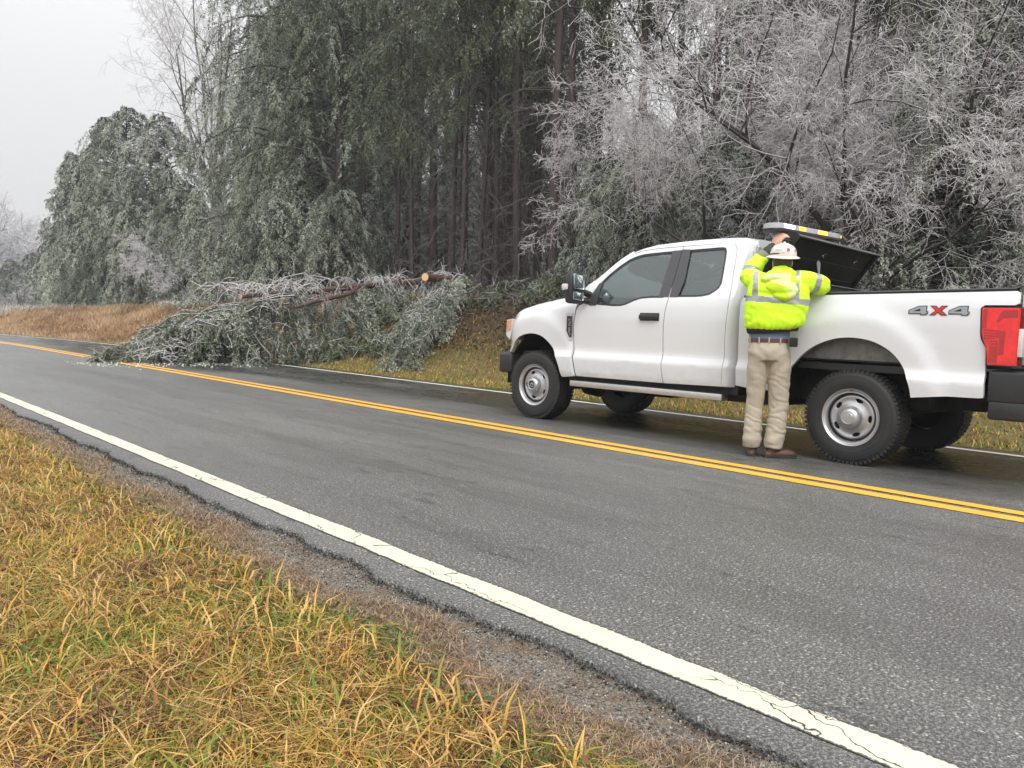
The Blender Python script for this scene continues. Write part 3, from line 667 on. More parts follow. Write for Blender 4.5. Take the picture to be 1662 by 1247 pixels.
# wheels ----------------------------------------------------------
def boolean(o, cutters):
    for c_ in cutters:
        m = o.modifiers.new('b', 'BOOLEAN'); m.operation = 'DIFFERENCE'; m.object = c_; m.solver = 'EXACT'
    bpy.context.view_layer.update(); dg = bpy.context.evaluated_depsgraph_get()
    me = bpy.data.meshes.new_from_object(o.evaluated_get(dg)); o.modifiers.clear(); o.data = me
    for c_ in cutters: bpy.data.objects.remove(c_)
def make_wheel(front):
    wt = bpy.data.objects.new('wheel', None); C.objects.link(wt)
    bm = bmesh.new(); TR = .405
    prof = [(.012, .236), (-.004, .243), (-.014, .262), (-.021, .30), (-.019, .34), (-.009, .372), (.004, .389), (.02, .398), (.05, .403), (.11, .404), (.14, .398), (.142, .404), (.19, .403), (.225, .397), (.243, .388), (.258, .37), (.268, .33), (.262, .27), (.248, .238), (.24, .2), (.02, .2)]
    lathe_bm(bm, prof, 72, 'X')
    for k in range(64):
        t = 2*math.pi*k/64
        for (x0, x1, dt, r0, r1) in ((-.004, .045, 0, .378, .4075), (.052, .118, .05, .39, .411), (.128, .19, .02, .39, .411), (.20, .252, .05, .378, .4075)):
            mt = Matrix.Rotation(t+dt, 4, 'X')
            sk = .012
            bbox(bm, x0, x1, -.0135, .0135, r0, r1, 0, 0, mt)
    for rr_, am in ((.30, .0012), (.355, .0012), (.262, .001)):
        lathe_bm(bm, [(-.0225, rr_-.002), (-.0235, rr_), (-.0225, rr_+.002)], 72, 'X')
    bmobj('tyre', bm, m_rubber, wt, True, 30)
    # rim barrel + disc
    bm = bmesh.new()
    lathe_bm(bm, [(.012, .232), (-.006, .243), (-.010, .247), (-.014, .245), (-.012, .238), (0.0, .232), (.006, .222), (.004, .214), (.020, .206), (.05, .203), (.20, .203)], 64, 'X')
    rim = bmobj('rim', bm, m_rim, wt, True, 50)
    bm = bmesh.new()
    r1 = lathe_bm(bm, [(.052, .204), (.040, .196), (.030, .186), (.026, .176), (.030, .165), (.036, .150), (.032, .130), (.018, .105), (.012, .092), (.012, .02), (.03, .02), (.03, .092), (.052, .15), (.060, .19), (.06, .204)], 64, 'X')
    for k in range(64): bm.faces.new((r1[0][k], r1[-1][k], r1[-1][(k+1) % 64], r1[0][(k+1) % 64])) if False else None
    bmesh.ops.recalc_face_normals(bm, faces=bm.faces)
    a, z_ = r1[0], r1[-1]
    for k in range(64):
        bm.faces.new((a[k], a[(k+1) % 64], z_[(k+1) % 64], z_[k]))
    a, z_ = r1[9], r1[10]
    disc = bmobj('wheel_disc', bm, m_rim, rim, True, 50)
    cut = []
    for k in range(5):
        cb = bmesh.new(); t = R(72*k+38); 
        pts = [(.034*math.cos(q), .0165*math.sin(q)) for q in np.linspace(0, 2*math.pi, 25)[:-1]]
        prism_bm(cb, pts, -.05, .12, lambda p_, q_, d: (d, *( ((.152+q_)*math.cos(t)-p_*math.sin(t)), ((.152+q_)*math.sin(t)+p_*math.cos(t)) )))
        co_ = bmobj('cut', cb, m_rim, None, False); cut.append(co_)
    boolean(disc, cut)
    for p_ in disc.data.polygons: p_.use_smooth = True
    bm = bmesh.new()   # hub
    if front: lathe_bm(bm, [(.02, .098), (-.012, .092), (-.040, .078), (-.052, .066), (-.054, .052), (-.050, .046), (-.030, .044), (-.030, .030), (-.044, .026), (-.046, .012), (-.030, .008), (-.030, .0005)], 40, 'X')
    else: lathe_bm(bm, [(.02, .098), (-.014, .095), (-.040, .084), (-.060, .066), (-.066, .052), (-.066, .049), (-.064, .046), (-.067, .043), (-.069, .02), (-.069, .0005)], 40, 'X')
    hub = bmobj('hub_cap', bm, m_rim, rim, True, 40)
    if front:
        bm = bmesh.new(); lathe_bm(bm, [(-.0305, .0435), (-.0315, .031)], 24, 'X'); lathe_bm(bm, [(-.0465, .013), (-.047, .0003)], 16, 'X'); bmobj('hub_recess', bm, m_dark, hub, False)
    for k in range(8):
        t = 2*math.pi*k/8+.2; bm = bmesh.new()
        lathe_bm(bm, [(.0, .009), (-.028 if front else -.030, .009), (-.034 if front else -.037, .005), (-.036 if front else -.039, .0005)], 6, 'X', (0, .083*math.cos(t), .083*math.sin(t))); bmobj('lug_nut', bm, m_rim, hub)
    bm = bmesh.new(); lathe_bm(bm, [(.07, .19), (.07, .005)], 40, 'X'); bmobj('brake_disc', bm, m_dark, rim, False)
    bm = bmesh.new(); bbox(bm, -.016, -.010, -.014, .014, .225, .232, .001); bmobj('balance_weight', bm, m_dark, rim)
    return wt
def copy_tree(o, parent=None):
    c_ = o.copy(); C.objects.link(c_); c_.parent = parent
    for ch in list(o.children): copy_tree(ch, c_)
    return c_
wf = make_wheel(True); wr = make_wheel(False)
wf.parent = truck; wr.parent = truck
wf.location = (-.965, 3.76, .405); wr.location = (-.965, 0, .405)
wf['label'] = 'front wheel with open round hub'; wr['label'] = 'rear wheel with domed hub cap'
wf.rotation_euler = (.5, 0, 0); wr.rotation_euler = (0, 0, 0)
for o_, y_ in ((wf, 3.76), (wr, 0)):
    c_ = copy_tree(o_, truck); c_.location = (.965, y_, .405); c_.rotation_euler = (0, 0, math.pi); c_['label'] = 'far side '+('front' if y_ else 'rear')+' wheel seen under the truck'

# 4X4 decal ---------------------------------------------------------
FOUR = [(0, .12), (0, .52), (.50, .97), (.93, 1.0), (.93, .42), (1.0, .42), (1.0, .12), (.93, .12), (.93, 0), (.60, 0), (.60, .12)]
XX = [(0, 0), (.33, .5), (.02, 1), (.36, 1), (.5, .74), (.66, 1), (1, 1), (.68, .5), (1, 0), (.64, 0), (.48, .27), (.32, 0)]
def decal(side):
    bmk = bmesh.new(); fills = []; bmr = bmesh.new()
    u_ = lambda s_, z_: .99-U(s_, z_, 'bed')
    s0 = -.425 if side < 0 else -.875
    def put(bm, poly, x0, wd, d):
        sx_ = -1 if side < 0 else 1
        pp = [(s0+sx_*(x0+a*wd), 1.282+z*.078) for a, z in poly]
        vs = [bm.verts.new((side*(u_(a, z)+d), a, z)) for a, z in pp]; es = [bm.edges.new((vs[k], vs[(k+1) % len(vs)])) for k in range(len(vs))]
        bmesh.ops.triangle_fill(bm, use_beauty=True, edges=es)
    def shrink(poly, wd, d): return [(a/wd, z/.078) for a, z in inset([(a*wd, z*.078) for a, z in poly], d)]
    for x0 in (0, .298):
        put(bmk, FOUR, x0, .150, .004); bms = bmesh.new(); put(bms, shrink(FOUR, .150, .0065), x0, .150, .006); fills.append(bms)
        put(bmk, [(.24, .42), (.60, .42), (.60, .70)], x0, .150, .0075)
    put(bmk, XX, .155, .138, .004)
    put(bmr, shrink(XX, .138, .0055), .155, .138, .006)
    o = bmobj('four_by_four_decal', bmk, m_black, truck, False); [bmobj('silver_fill', f_, m_grey, o, False) for f_ in fills]; bmobj('red_fill', bmr, m_decred, o, False)
decal(-1); decal(1)
def text_mesh(name, body, size, mat, parent, mw, ext=.001):
    cu = bpy.data.curves.new(name, 'FONT'); cu.body = body; cu.size = size; cu.extrude = ext; cu.align_x = 'CENTER'; cu.align_y = 'CENTER'
    t = bpy.data.objects.new(name, cu); C.objects.link(t); bpy.context.view_layer.update()
    me = bpy.data.meshes.new_from_object(t.evaluated_get(bpy.context.evaluated_depsgraph_get())); bpy.data.objects.remove(t)
    me.materials.clear(); me.materials.append(mat); me.transform(mw); o = link(name, me, parent); return o
# lettering reads upwards on the fender vent
xl = -(.99-U(3.2, 1.1, 'fender')+.0145)
mw = Matrix.Translation((xl-.001, 3.198, 1.105)) @ Matrix(((0, 0, -1, 0), (0, -1, 0, 0), (1, 0, 0, 0), (0, 0, 0, 1)))
# text x -> +Z, text y -> -? keep letters upright when head is tilted left
mw = Matrix.Translation((xl-.0015, 3.196, 1.105)) @ Matrix(((0, 0, -1, 0), (0, 1, 0, 0), (1, 0, 0, 0), (0, 0, 0, 1)))
text_mesh('vent_lettering', 'SUPER DUTY', .040, m_alu, truck, mw)
# ================================================================ TOOLBOX in the bed (shares the truck's frame, stays top-level)
TM = truck.matrix_basis.copy() if False else (Matrix.Translation(truck.location) @ truck.rotation_euler.to_matrix().to_4x4())
box = thing('toolbox', 'black crossover toolbox with raised lid and lit warning light bar behind the cab', 'toolbox', truck.location, truck.rotation_euler)
m_tb = simple('black_powder_coat', (.006, .008, .007), .68, var=.25, vs=12, bumpd=.0006, bs=200)
m_tb2 = simple('toolbox_edge', (.10, .11, .11), .4, var=.1)
bm = bmesh.new()
bbox(bm, -.86, .86, .30, .315, 1.10, 1.535); bbox(bm, -.86, .86, .90, .915, 1.10, 1.525); bbox(bm, -.86, -.845, .315, .90, 1.10, 1.50); bbox(bm, .845, .86, .315, .90, 1.10, 1.53); bbox(bm, -.845, .845, .315, .90, 1.10, 1.12)
bbox(bm, -.93, -.86, .30, .915, 1.485, 1.50); bbox(bm, .86, .93, .30, .915, 1.485, 1.50)
bmobj('box_body', bm, m_tb, box, False)
bm = bmesh.new(); bbox(bm, -.87, .87, .285, .318, 1.536, 1.545, .002); bbox(bm, -.2, -.05, .283, .297, 1.47, 1.52, .003); bmobj('box_rim', bm, m_tb2, box, False)
bm = bmesh.new(); bbox(bm, -.42, -.25, .288, .298, 1.46, 1.515, .003); bmobj('box_latch', bm, m_tb, box, False)
bm = bmesh.new(); bbox(bm, -.345, -.325, .276, .286, 1.485, 1.505, .004); bmobj('lock_button', bm, m_chrome, box)
lid = bpy.data.objects.new('lid', None); C.objects.link(lid); lid.parent = box
Hs, Hz, Fs, Fz = .93, 1.50, .585, 2.0
ld = Vector((0, Fs-Hs, Fz-Hz)); LL = ld.length; ld.normalize(); lnrm = Vector((0, -ld.z, ld.y)); lnrm = Vector((0, ld.z, -ld.y))   # outward (front/up) normal
if lnrm.y < 0: lnrm = -lnrm
def lp(x, a, d): return Vector((x, Hs, Hz))+ld*a+lnrm*d
bm = bmesh.new()
def lbox(bm, x0, x1, a0, a1, d0, d1, bev=0):
    Mx = Matrix((( 1, 0, 0, 0), (0, ld.y, lnrm.y, Hs), (0, ld.z, lnrm.z, Hz), (0, 0, 0, 1)))
    return bbox(bm, x0, x1, a0, a1, d0, d1, bev, 0, Mx)
lbox(bm, -.96, .83, 0, LL, 0, .012); lbox(bm, -.96, -.948, .0, LL, -.035, 0); lbox(bm, .818, .83, .0, LL, -.035, 0)
bmobj('lid_panel', bm, m_tb, lid, False)
bm = bmesh.new(); lbox(bm, -.96, .83, LL-.012, LL, -.035, -.0005); bmobj('lid_edge', bm, m_tb2, lid, False)
bm = bmesh.new(); lbox(bm, -.6, .74, .22, .235, -.012, -.0005, .002); lbox(bm, -.65, .76, .34, .40, -.010, -.0005, .002); bmobj('lid_rib', bm, m_tb, lid, False)
for x_ in (-.30, .42):
    bm = bmesh.new(); 
    for a_, q_ in ((.035, .5), (.035, -.9), (.03, 2.2), (.028, 3.6)):
        tube_bm(bm, [lp(x_, LL-.13, -.03), lp(x_+a_*math.cos(q_), LL-.13+a_*math.sin(q_), -.034)], .0035, 5)
    tube_bm(bm, [lp(x_, LL-.13, -.001), lp(x_, LL-.13, -.034)], .006, 6); bmobj('lid_striker', bm, m_chrome, lid)
m_stay = simple('grey_lid_stay', (.26, .27, .28), .35, metal=.5)
bm = bmesh.new()
q0 = lp(-.30, LL-.24, -.004)
prism_bm(bm, [(-.035, .0), (.01, .03), (.045, .0), (.012, -.10), (.02, -.33), (-.05, -.33), (-.02, -.12)], 0, .008, lambda a, z, d: tuple(q0+Vector((a, -.03-d+z*.15, z)))); bmobj('lid_stay', bm, m_stay, lid, False)
# light bar on its feet on the outer face of the lid
lb = bpy.data.objects.new('light_bar', None); C.objects.link(lb); lb.parent = box
m_lens = simple('light_bar_lens', (.45, .46, .50), .08, var=.15, vs=40, coat=.9)
m_amb = simple('amber_led', (.9, .32, .02), .3, emit=(1, .26, .015), es=5.0)
m_wl = simple('white_led', (.9, .9, .95), .3, emit=(.86, .88, 1.0), es=4.0)
LA, LB = Vector((-1.12, .78, 2.035)), Vector((.28, .80, 2.085))
ax = (LB-LA).normalized(); LLn = (LB-LA).length; yv = Vector((0, 1, 0)); yv = (yv-ax*yv.dot(ax)).normalized(); zv = ax.cross(yv)
LM = Matrix(((ax.x, yv.x, zv.x, LA.x), (ax.y, yv.y, zv.y, LA.y), (ax.z, yv.z, zv.z, LA.z), (0, 0, 0, 1)))
def stad(bm, z0, z1, hy, inset_=0., x0=0, x1=None, mi=0):
    x1 = LLn if x1 is None else x1; pts = []
    for k in range(9): t = math.pi/2+math.pi*k/8; pts.append((x0+hy+hy*math.cos(t), hy*math.sin(t)))
    for k in range(9): t = -math.pi/2+math.pi*k/8; pts.append((x1-hy+hy*math.cos(t), hy*math.sin(t)))
    A = [bm.verts.new(LM @ Vector((a, b_, z0))) for a, b_ in pts]; B = [bm.verts.new(LM @ Vector((a, b_, z1))) for a, b_ in pts]
    n = len(pts); bm.faces.new(A[::-1]); bm.faces.new(B)
    for k in range(n): bm.faces.new((A[k], A[(k+1) % n], B[(k+1) % n], B[k]))
bm = bmesh.new(); stad(bm, -.012, .008, .105); bmobj('bar_base', bm, m_black, lb, False)
bm = bmesh.new(); stad(bm, .0085, .056, .10); bmesh.ops.bevel(bm, geom=[e for e in bm.edges if all((LM.inverted() @ v.co).z > .050 for v in e.verts)], offset=.012, segments=2, affect='EDGES'); bmobj('bar_lens', bm, m_lens, lb)
def led(x0, x1, mt, nm='led_module'):
    bm = bmesh.new(); bbox(bm, x0, x1, -.106, -.092, .014, .046, .003, 0, LM); bmobj(nm, bm, mt, lb)
for k in range(4): led(.10+.05*k, .145+.05*k, m_wl)
for x0, x1 in ((.40, .52), (.80, .88), (.895, 1.0)): led(x0, x1, m_amb)
bm = bmesh.new(); bbox(bm, 1.29, 1.385, -.085, -.0, .014, .046, .012, 0, LM); bmobj('led_module', bm, m_amb, lb)
for x_ in (-.55, .05):
    bm = bmesh.new(); tube_bm(bm, [lp(x_, LL-.10, .01), lp(x_, LL-.06, .08), Vector((x_, .80, 2.03+.035*(x_+1.1)))], .012, 6)
    bmobj('bar_foot', bm, m_black, lb)

# ================================================================ PERSON
FX, FY = 6.47, 3.64
pz = -SL*(FX-CX)
va = math.atan2(.87, .49)            # heading (clockwise from +Y)
m_skin = simple('skin', (.62, .36, .27), .5, var=.12, vs=30)
m_hiviz = simple('hi_vis_yellow', (.62, .98, .015), .62, var=.05, vs=8, bumpd=.0012, bs=60)
m_hood = simple('hood_lining_yellow', (.72, .62, .03), .6, var=.05)
m_hood2 = simple('hood_pale_fabric', (.68, .80, .30), .6, var=.04)
m_tape = simple('grey_reflective_tape', (.34, .35, .35), .35, metal=.25, var=.08)
m_cuff = simple('olive_cuff', (.22, .22, .16), .8, var=.1)
m_rib = simple('black_ribbed_hem', (.012, .012, .013), .85, var=.2)
m_khaki = simple('khaki_trousers', (.42, .37, .29), .85, var=.10, vs=5, bumpd=.001, bs=250)
m_shirt = simple('blue_shirt', (.13, .18, .29), .8, var=.1)
m_belt = simple('brown_leather', (.11, .045, .03), .5, var=.2)
m_boot = simple('boot_leather', (.10, .055, .032), .55, var=.35, vs=14)
m_sole = simple('boot_sole', (.03, .024, .02), .8)
m_hat = simple('white_hard_hat', (.70, .66, .60), .35, var=.06, coat=.3)
m_sleeve = simple('dark_green_sleeve', (.035, .042, .034), .85, var=.2)
m_hair = simple('brown_hair', (.07, .045, .03), .7, var=.3, vs=60)
worker = thing('person', 'worker in hi-vis yellow jacket, khaki trousers and white hard hat holding up the toolbox lid', 'person', (FX, FY, pz), (0, 0, -va))
def tubes_mesh(tubes, voxel, disp=None, smooth_it=3, extra=None):
    bm = bmesh.new()
    for tb_ in tubes:
        pts, rads = tb_[:2]
        if len(pts) == 1:
            r_ = bmesh.ops.create_icosphere(bm, subdivisions=3, radius=1)
            rr = rads[0] if isinstance(rads[0], (tuple, list)) else (rads[0],)*3
            for v in r_['verts']: v.co = Vector((v.co.x*rr[0], v.co.y*rr[1], v.co.z*rr[2]))+Vector(pts[0])
        else:
            pts2 = spline(pts, 4); rads = [r_ if isinstance(r_, (tuple, list)) else (r_, r_) for r_ in rads]
            rs2 = spline(rads, 4); tube_bm(bm, pts2, [tuple(map(float, r_)) for r_ in rs2], 16)
            for e_, rr in (((pts[0], rads[0]), (pts[-1], rads[-1])) if len(tb_) < 3 else ()):
                q = min(rr)*.98; r_ = bmesh.ops.create_icosphere(bm, subdivisions=2, radius=q)
                for v in r_['verts']: v.co += Vector(e_)
    if extra: extra(bm)
    bmesh.ops.recalc_face_normals(bm, faces=bm.faces)
    me = bpy.data.meshes.new('tmp'); bm.to_mesh(me); bm.free()
    o = bpy.data.objects.new('tmp', me); C.objects.link(o)
    m = o.modifiers.new('r', 'REMESH'); m.mode = 'VOXEL'; m.voxel_size = voxel
    if smooth_it: m = o.modifiers.new('s', 'SMOOTH'); m.iterations = smooth_it; m.factor = .5
    bpy.context.view_layer.update(); ev = o.evaluated_get(bpy.context.evaluated_depsgraph_get())
    me2 = bpy.data.meshes.new_from_object(ev); bpy.data.objects.remove(o)
    for p_ in me2.polygons: p_.use_smooth = True
    if disp:
        n = len(me2.vertices); co = np.empty(n*3, np.float32); me2.vertices.foreach_get('co', co); no = np.empty(n*3, np.float32)
        me2.vertices.foreach_get('normal', no); co = co.reshape(-1, 3); no = no.reshape(-1, 3)
        co = co+no*disp(co)[:, None]; me2.vertices.foreach_set('co', co.astype(np.float32).ravel()); me2.update()
    me2.materials.clear(); return me2
def fbm3(x, y, z, s, o=3): return (fbm(x*s+z*s*.37+3.1, z*s*.9+y*s*.53+7.7, o)+fbm(y*s*1.1+11.2, z*s+x*s*.41, o))/2-.5
# joints, local: x right, y forward (away from the camera), z up
LA_, LK, LH = (-.125, .0, .10), (-.118, .015, .47), (-.105, .0, .90)
RA_, RK, RH = (.045, -.02, .10), (.075, .0, .47), (.085, .0, .90)
LS, LE, LW = (-.125, .03, 1.585), (-.215, .16, 1.61), (-.030, .27, 1.875)
RS, RE, RW = (.215, .03, 1.60), (.375, .10, 1.53), (.30, .34, 1.46)
HC = Vector((.06, .04, 1.73))
LHd = Vector((.045, .29, 1.905))
def fingers(tb, w, d, up, side_, curl, s=1.):
    """hand: palm slab + four unequal fingers and a thumb"""
    d = Vector(d).normalized(); side_ = Vector(side_).normalized(); up = d.cross(side_).normalized() if up is None else Vector(up).normalized()
    w = Vector(w)
    for k in range(5):
        o_ = (k-2)*.014; tb.append(([w+side_*o_*.6, w+d*.045+side_*o_, w+d*.082+side_*o_*1.15], [.015, .0165, .0115]))
    for k, ln in enumerate((.070, .080, .076, .058)):
        o_ = (k-1.5)*.021; b0 = w+d*.080+side_*o_; p = [b0]
        a = curl*.45
        for j, f in enumerate((.42, .32, .26)):
            dr = d*math.cos(a)+up*math.sin(a)+side_*(k-1.5)*.06; p.append(p[-1]+dr.normalized()*ln*f); a += curl*(1+.1*k)
        tb.append((p, [.0098, .0092, .0085, .0068]))
    t0 = w+d*.028-side_*.030; p = [w+d*.01-side_*.016, t0, t0+(d*.7-side_*.75+up*.35)*.032, t0+(d*1.25-side_*.85+up*.8)*.048]
    tb.append((p, [.015, .0125, .0105, .008]))
tb = [([(-.02, 0, .92), (-.02, 0, 1.05), (0, .0, 1.25), (.03, .01, 1.45), (.05, .02, 1.56)], [(.13, .08), (.14, .09), (.16, .11), (.19, .11), (.13, .085)]),
      ([LH, LK, LA_], [.064, .050, .036]), ([RH, RK, RA_], [.064, .050, .036]),
      ([LA_, (-.13, .09, .045)], [.035, .03]), ([RA_, (.10, .05, .045)], [.035, .03]),
      ([(.05, .02, 1.53), (.055, .03, 1.62), (.06, .035, 1.69)], [.062, .056, .056]),
      ([tuple(HC)], [(.077, .095, .115)]), ([(.058, .10, 1.67)], [(.052, .05, .055)]),
      ([(.06, .138, 1.71), (.06, .150, 1.695)], [.012, .016]), ([(-.017, .04, 1.71)], [(.008, .02, .032)]), ([(.138, .04, 1.71)], [(.008, .02, .032)]),
      ([(.05, .128, 1.662), (.072, .128, 1.662)], [.012, .01]), ([(.032, .118, 1.735)], [(.014, .012, .01)]), ([(.09, .118, 1.735)], [(.014, .012, .01)]),
      ([LS, LE, LW], [.040, .036, .029]), ([RS, RE, RW], [.040, .036, .029])]
wr_ = Vector(LW)
fingers(tb, wr_+Vector((.010, .004, .020)), (.55, .02, .75), (.55, .45, -.65), (-.72, .35, .55), .50)
fingers(tb, Vector(RW)+Vector((-.01, .03, -.01)), (-.35, .75, -.45), None, (.8, .3, .1), .5)
me = tubes_mesh(tb, .0055, None, 2); me.materials.append(m_skin); body = link('body', me, worker)
# trousers
def dtr(co):
    x, y, z = co.T; f = fbm3(x, y, z, 9)*.014*sstep(1.0, .55, z)+fbm3(x, y, z, 24)*.008+np.abs(np.sin(z*34+fbm3(x, y, z, 6)*16+x*14))*.0050*(sstep(.85, .55, z)+.2)
    f += np.sin(z*40-abs(x+.02)*55+y*30)*.0035*sstep(.6, .8, z)*sstep(1.0, .92, z)
    return f+(np.exp(-((z-.16)/.035)**2)*.013+np.exp(-((z-.24)/.02)**2)*.007)*(.6+fbm3(x, y, z, 7)*2)
tb = [([(-.02, 0, 1.045), (-.02, -.005, .99), (-.018, -.012, .93), (-.015, -.008, .87)], [(.167, .115), (.172, .125), (.178, .135), (.165, .125)], 0),
      ([(-.095, 0, .90), (-.105, .0, .80), (-.112, .01, .62), (-.118, .015, .46), (-.125, .005, .28), (-.128, 0, .13), (-.128, 0, .085)], [(.095, .115), (.092, .108), (.079, .088), (.073, .078), (.072, .077), (.073, .080), (.070, .078)], 0),
      ([(.065, 0, .90), (.075, .0, .80), (.078, .01, .62), (.082, .015, .46), (.075, .0, .28), (.058, -.015, .13), (.054, -.018, .085)], [(.100, .115), (.098, .108), (.087, .090), (.082, .082), (.080, .08), (.078, .084), (.074, .08)], 0)]
me = tubes_mesh(tb, .008, dtr, 1); me.materials.append(m_khaki); trou = link('trousers', me, worker)
bm = bmesh.new()
lathe_bm(bm, [(0, 1.0), (0, 1.0)], 4) if False else None
def ering(bm, z0, z1, rx, ry, t, c=(-.02, 0), n=48, tilt=0., mi=0):
    P = [(z0, 0), (z0, t), (z1, t), (z1, 0), (z0, 0)]; rings = []
    for z_, d in P:
        rings.append([bm.verts.new((c[0]+(rx+d)*math.cos(a), c[1]+(ry+d)*math.sin(a), z_+tilt*math.cos(a))) for a in [2*math.pi*k/n for k in range(n)]])
    for a, b_ in zip(rings[:-1], rings[1:]):
        for k in range(n): bm.faces.new((a[k], a[(k+1) % n], b_[(k+1) % n], b_[k])).material_index = mi
ering(bm, 1.017, 1.052, .170, .120, .006); belt = bmobj('belt', bm, m_belt, worker)
for a in (-2.05, -1.57, -1.02, -.4, -2.7):
    bm = bmesh.new(); cx_, cy_ = -.02+.179*math.cos(a), .129*math.sin(a); bbox(bm, cx_-.006, cx_+.006, cy_-.004, cy_+.004, 1.008, 1.062, .001)
    bmobj('belt_loop', bm, m_khaki, trou)
bm = bmesh.new(); bbox(bm, .145, .215, -.115, -.06, .985, 1.065, .01); bmobj('belt_pouch', bm, m_rib, worker)
bm = bmesh.new(); ering(bm, 1.05, 1.15, .163, .112, .008); bmobj('shirt', bm, m_shirt, worker)
# boots
def boot(c, ang, heel):
    pts = [((0, -.045, .03), .040), ((0, .0, .035), .040), ((0, .06, .038), .043), ((0, .13, .036), .046), ((0, .18, .032), .036)]
    Rm = Matrix.Rotation(ang, 3, 'Z'); c = Vector(c)
    tb = [([c+Rm @ Vector(p) for p, _ in pts], [(r_*1.0, r_*.8) for _, r_ in pts]), ([c+Rm @ Vector((0, -.01, .04)), c+Rm @ Vector((0, -.012, .15))], [.045, .047])]
    me = tubes_mesh(tb, .007, None, 2); me.materials.append(m_boot); o = link('boot', me, worker)
    bm = bmesh.new(); pl = [(-.036, -.085), (.036, -.085), (.042, .0), (.048, .10), (.045, .18), (.02, .225), (-.02, .225), (-.045, .18), (-.046, .1), (-.04, 0)]
    prism_bm(bm, pl, .002, .022, lambda a, b_, d: tuple(c+Rm @ Vector((a, b_, d)))); bmobj('boot_sole', bm, m_sole, o, False)
boot((-.128, .01, 0), .05, 0); boot((.052, -.02, 0), -1.15, 0)
# jacket
def dj(co):
    x, y, z = co.T
    f = fbm3(x, y, z, 6)*.026+fbm3(x, y, z, 22)*.014+np.sin(z*38+fbm3(x, y, z, 5)*20)*.003
    f += sstep(1.26, 1.17, z)*np.abs(np.sin(np.arctan2(y, x+.0)*11))*.006
    return f*sstep(1.10, 1.16, z)
tb = [([(.0, .0, 1.150), (.0, -.005, 1.19), (.012, -.005, 1.26), (.025, 0, 1.36), (.038, .0, 1.47), (.045, .015, 1.56), (.05, .02, 1.615)], [(.218, .155), (.246, .172), (.262, .175), (.268, .172), (.258, .160), (.222, .125), (.12, .09)], 0),
      ([(.18, .02, 1.55), (.28, .055, 1.55), (.365, .09, 1.535), (.385, .13, 1.51)], [.098, .092, .088, .080]),
      ([(.38, .10, 1.53), (.35, .22, 1.485), (.31, .32, 1.46)], [.086, .075, .062]),
      ([(-.11, .02, 1.53), (-.175, .08, 1.565), (-.215, .14, 1.60)], [.10, .092, .084]),
      ([(-.220, .14, 1.59), (-.170, .20, 1.70), (-.118, .235, 1.775)], [.084, .077, .062])]
me = tubes_mesh(tb, .008, dj, 2)
for m in (m_hiviz, m_tape): me.materials.append(m)
nP = len(me.polygons); cc = np.empty(nP*3, np.float32); me.polygons.foreach_get('center', cc); cc = cc.reshape(-1, 3); x, y, z = cc.T
mi = np.zeros(nP, int)
torso = (x > -.26) & (x < .31)
mi[(np.abs(z-(1.385-.06*(x))) < .026) & torso & ((y < .3))] = 1
for sx_ in (-.155, .185): mi[(np.abs(x-sx_-.03*np.sin(z*30)*0) < .024) & (z > 1.39) & (y < .02)] = 1
def band(p, d, w_, rad):
    p = np.array(p); d = np.array(d)/np.linalg.norm(d); v = cc-p; t = v@d; r_ = np.linalg.norm(v-t[:, None]*d, axis=1); mi[(np.abs(t) < w_) & (r_ < rad)] = 1
band((.335, .065, 1.52), (1, .35, -.2), .026, .14); band((-.195, .17, 1.64), (.35, .45, .9), .022, .11)
me.polygons.foreach_set('material_index', mi.astype(np.int32)); jk = link('hi_vis_jacket', me, worker)
bm = bmesh.new(); tube_bm(bm, [(-.125, .232, 1.765), (-.092, .248, 1.81)], [.066, .061], 18); bmobj('jacket_cuff', bm, m_cuff, jk)
me = tubes_mesh([([(-.11, .24, 1.785), (-.065, .255, 1.84), (-.030, .268, 1.88)], [.052, .043, .034])], .006, lambda c: fbm3(*c.T, 14)*.012, 1); me.materials.append(m_sleeve); link('dark_sleeve', me, worker)
me = tubes_mesh([([(.004, 0, 1.105), (.002, 0, 1.13), (0, 0, 1.165)], [(.212, .152), (.219, .158), (.222, .16)], 0)], .008, lambda c: np.sin(np.arctan2(c[:, 1], c[:, 0])*60)*.0015, 1); me.materials.append(m_rib); link('jacket_hem', me, worker)
# hood hanging on the back + collar
def dh(co):
    x, y, z = co.T; return fbm3(x, y, z, 9)*.03
me = tubes_mesh([([(-.075, -.10, 1.56), (.04, -.125, 1.575), (.16, -.10, 1.54)], [(.045, .045), (.055, .05), (.045, .045)]), ([(-.03, -.13, 1.50), (.06, -.15, 1.49), (.16, -.13, 1.47)], [(.05, .06), (.06, .075), (.045, .06)]),
                 ([(.02, -.15, 1.43), (.09, -.155, 1.415), (.15, -.145, 1.44)], [(.04, .035), (.045, .04), (.035, .04)]),
                 ([(-.03, -.03, 1.60), (.03, -.085, 1.605), (.10, -.07, 1.605), (.15, -.0, 1.61)], [.042, .046, .046, .040]), ([(.06, -.045, 1.60), (.065, -.02, 1.66)], [(.095, .06), (.085, .05)])], .007, dh, 1)
for m in (m_hiviz, m_hood, m_hood2): me.materials.append(m)
nP = len(me.polygons); cc = np.empty(nP*3, np.float32); me.polygons.foreach_get('center', cc); x, y, z = cc.reshape(-1, 3).T
mi = np.zeros(nP, int); ln_ = 1.545-.38*(x+.03); mi[(z < 1.615) & (z > ln_) & (y < -.08) & (x > -.10) & (x < .13)] = 2; mi[(x > .10+.3*(1.50-z)) & (z < 1.535) & (y < -.09)] = 2; mi[(z < ln_) & (z > ln_-.022) & (x < .08) & (x > -.06) & (y < -.09)] = 1
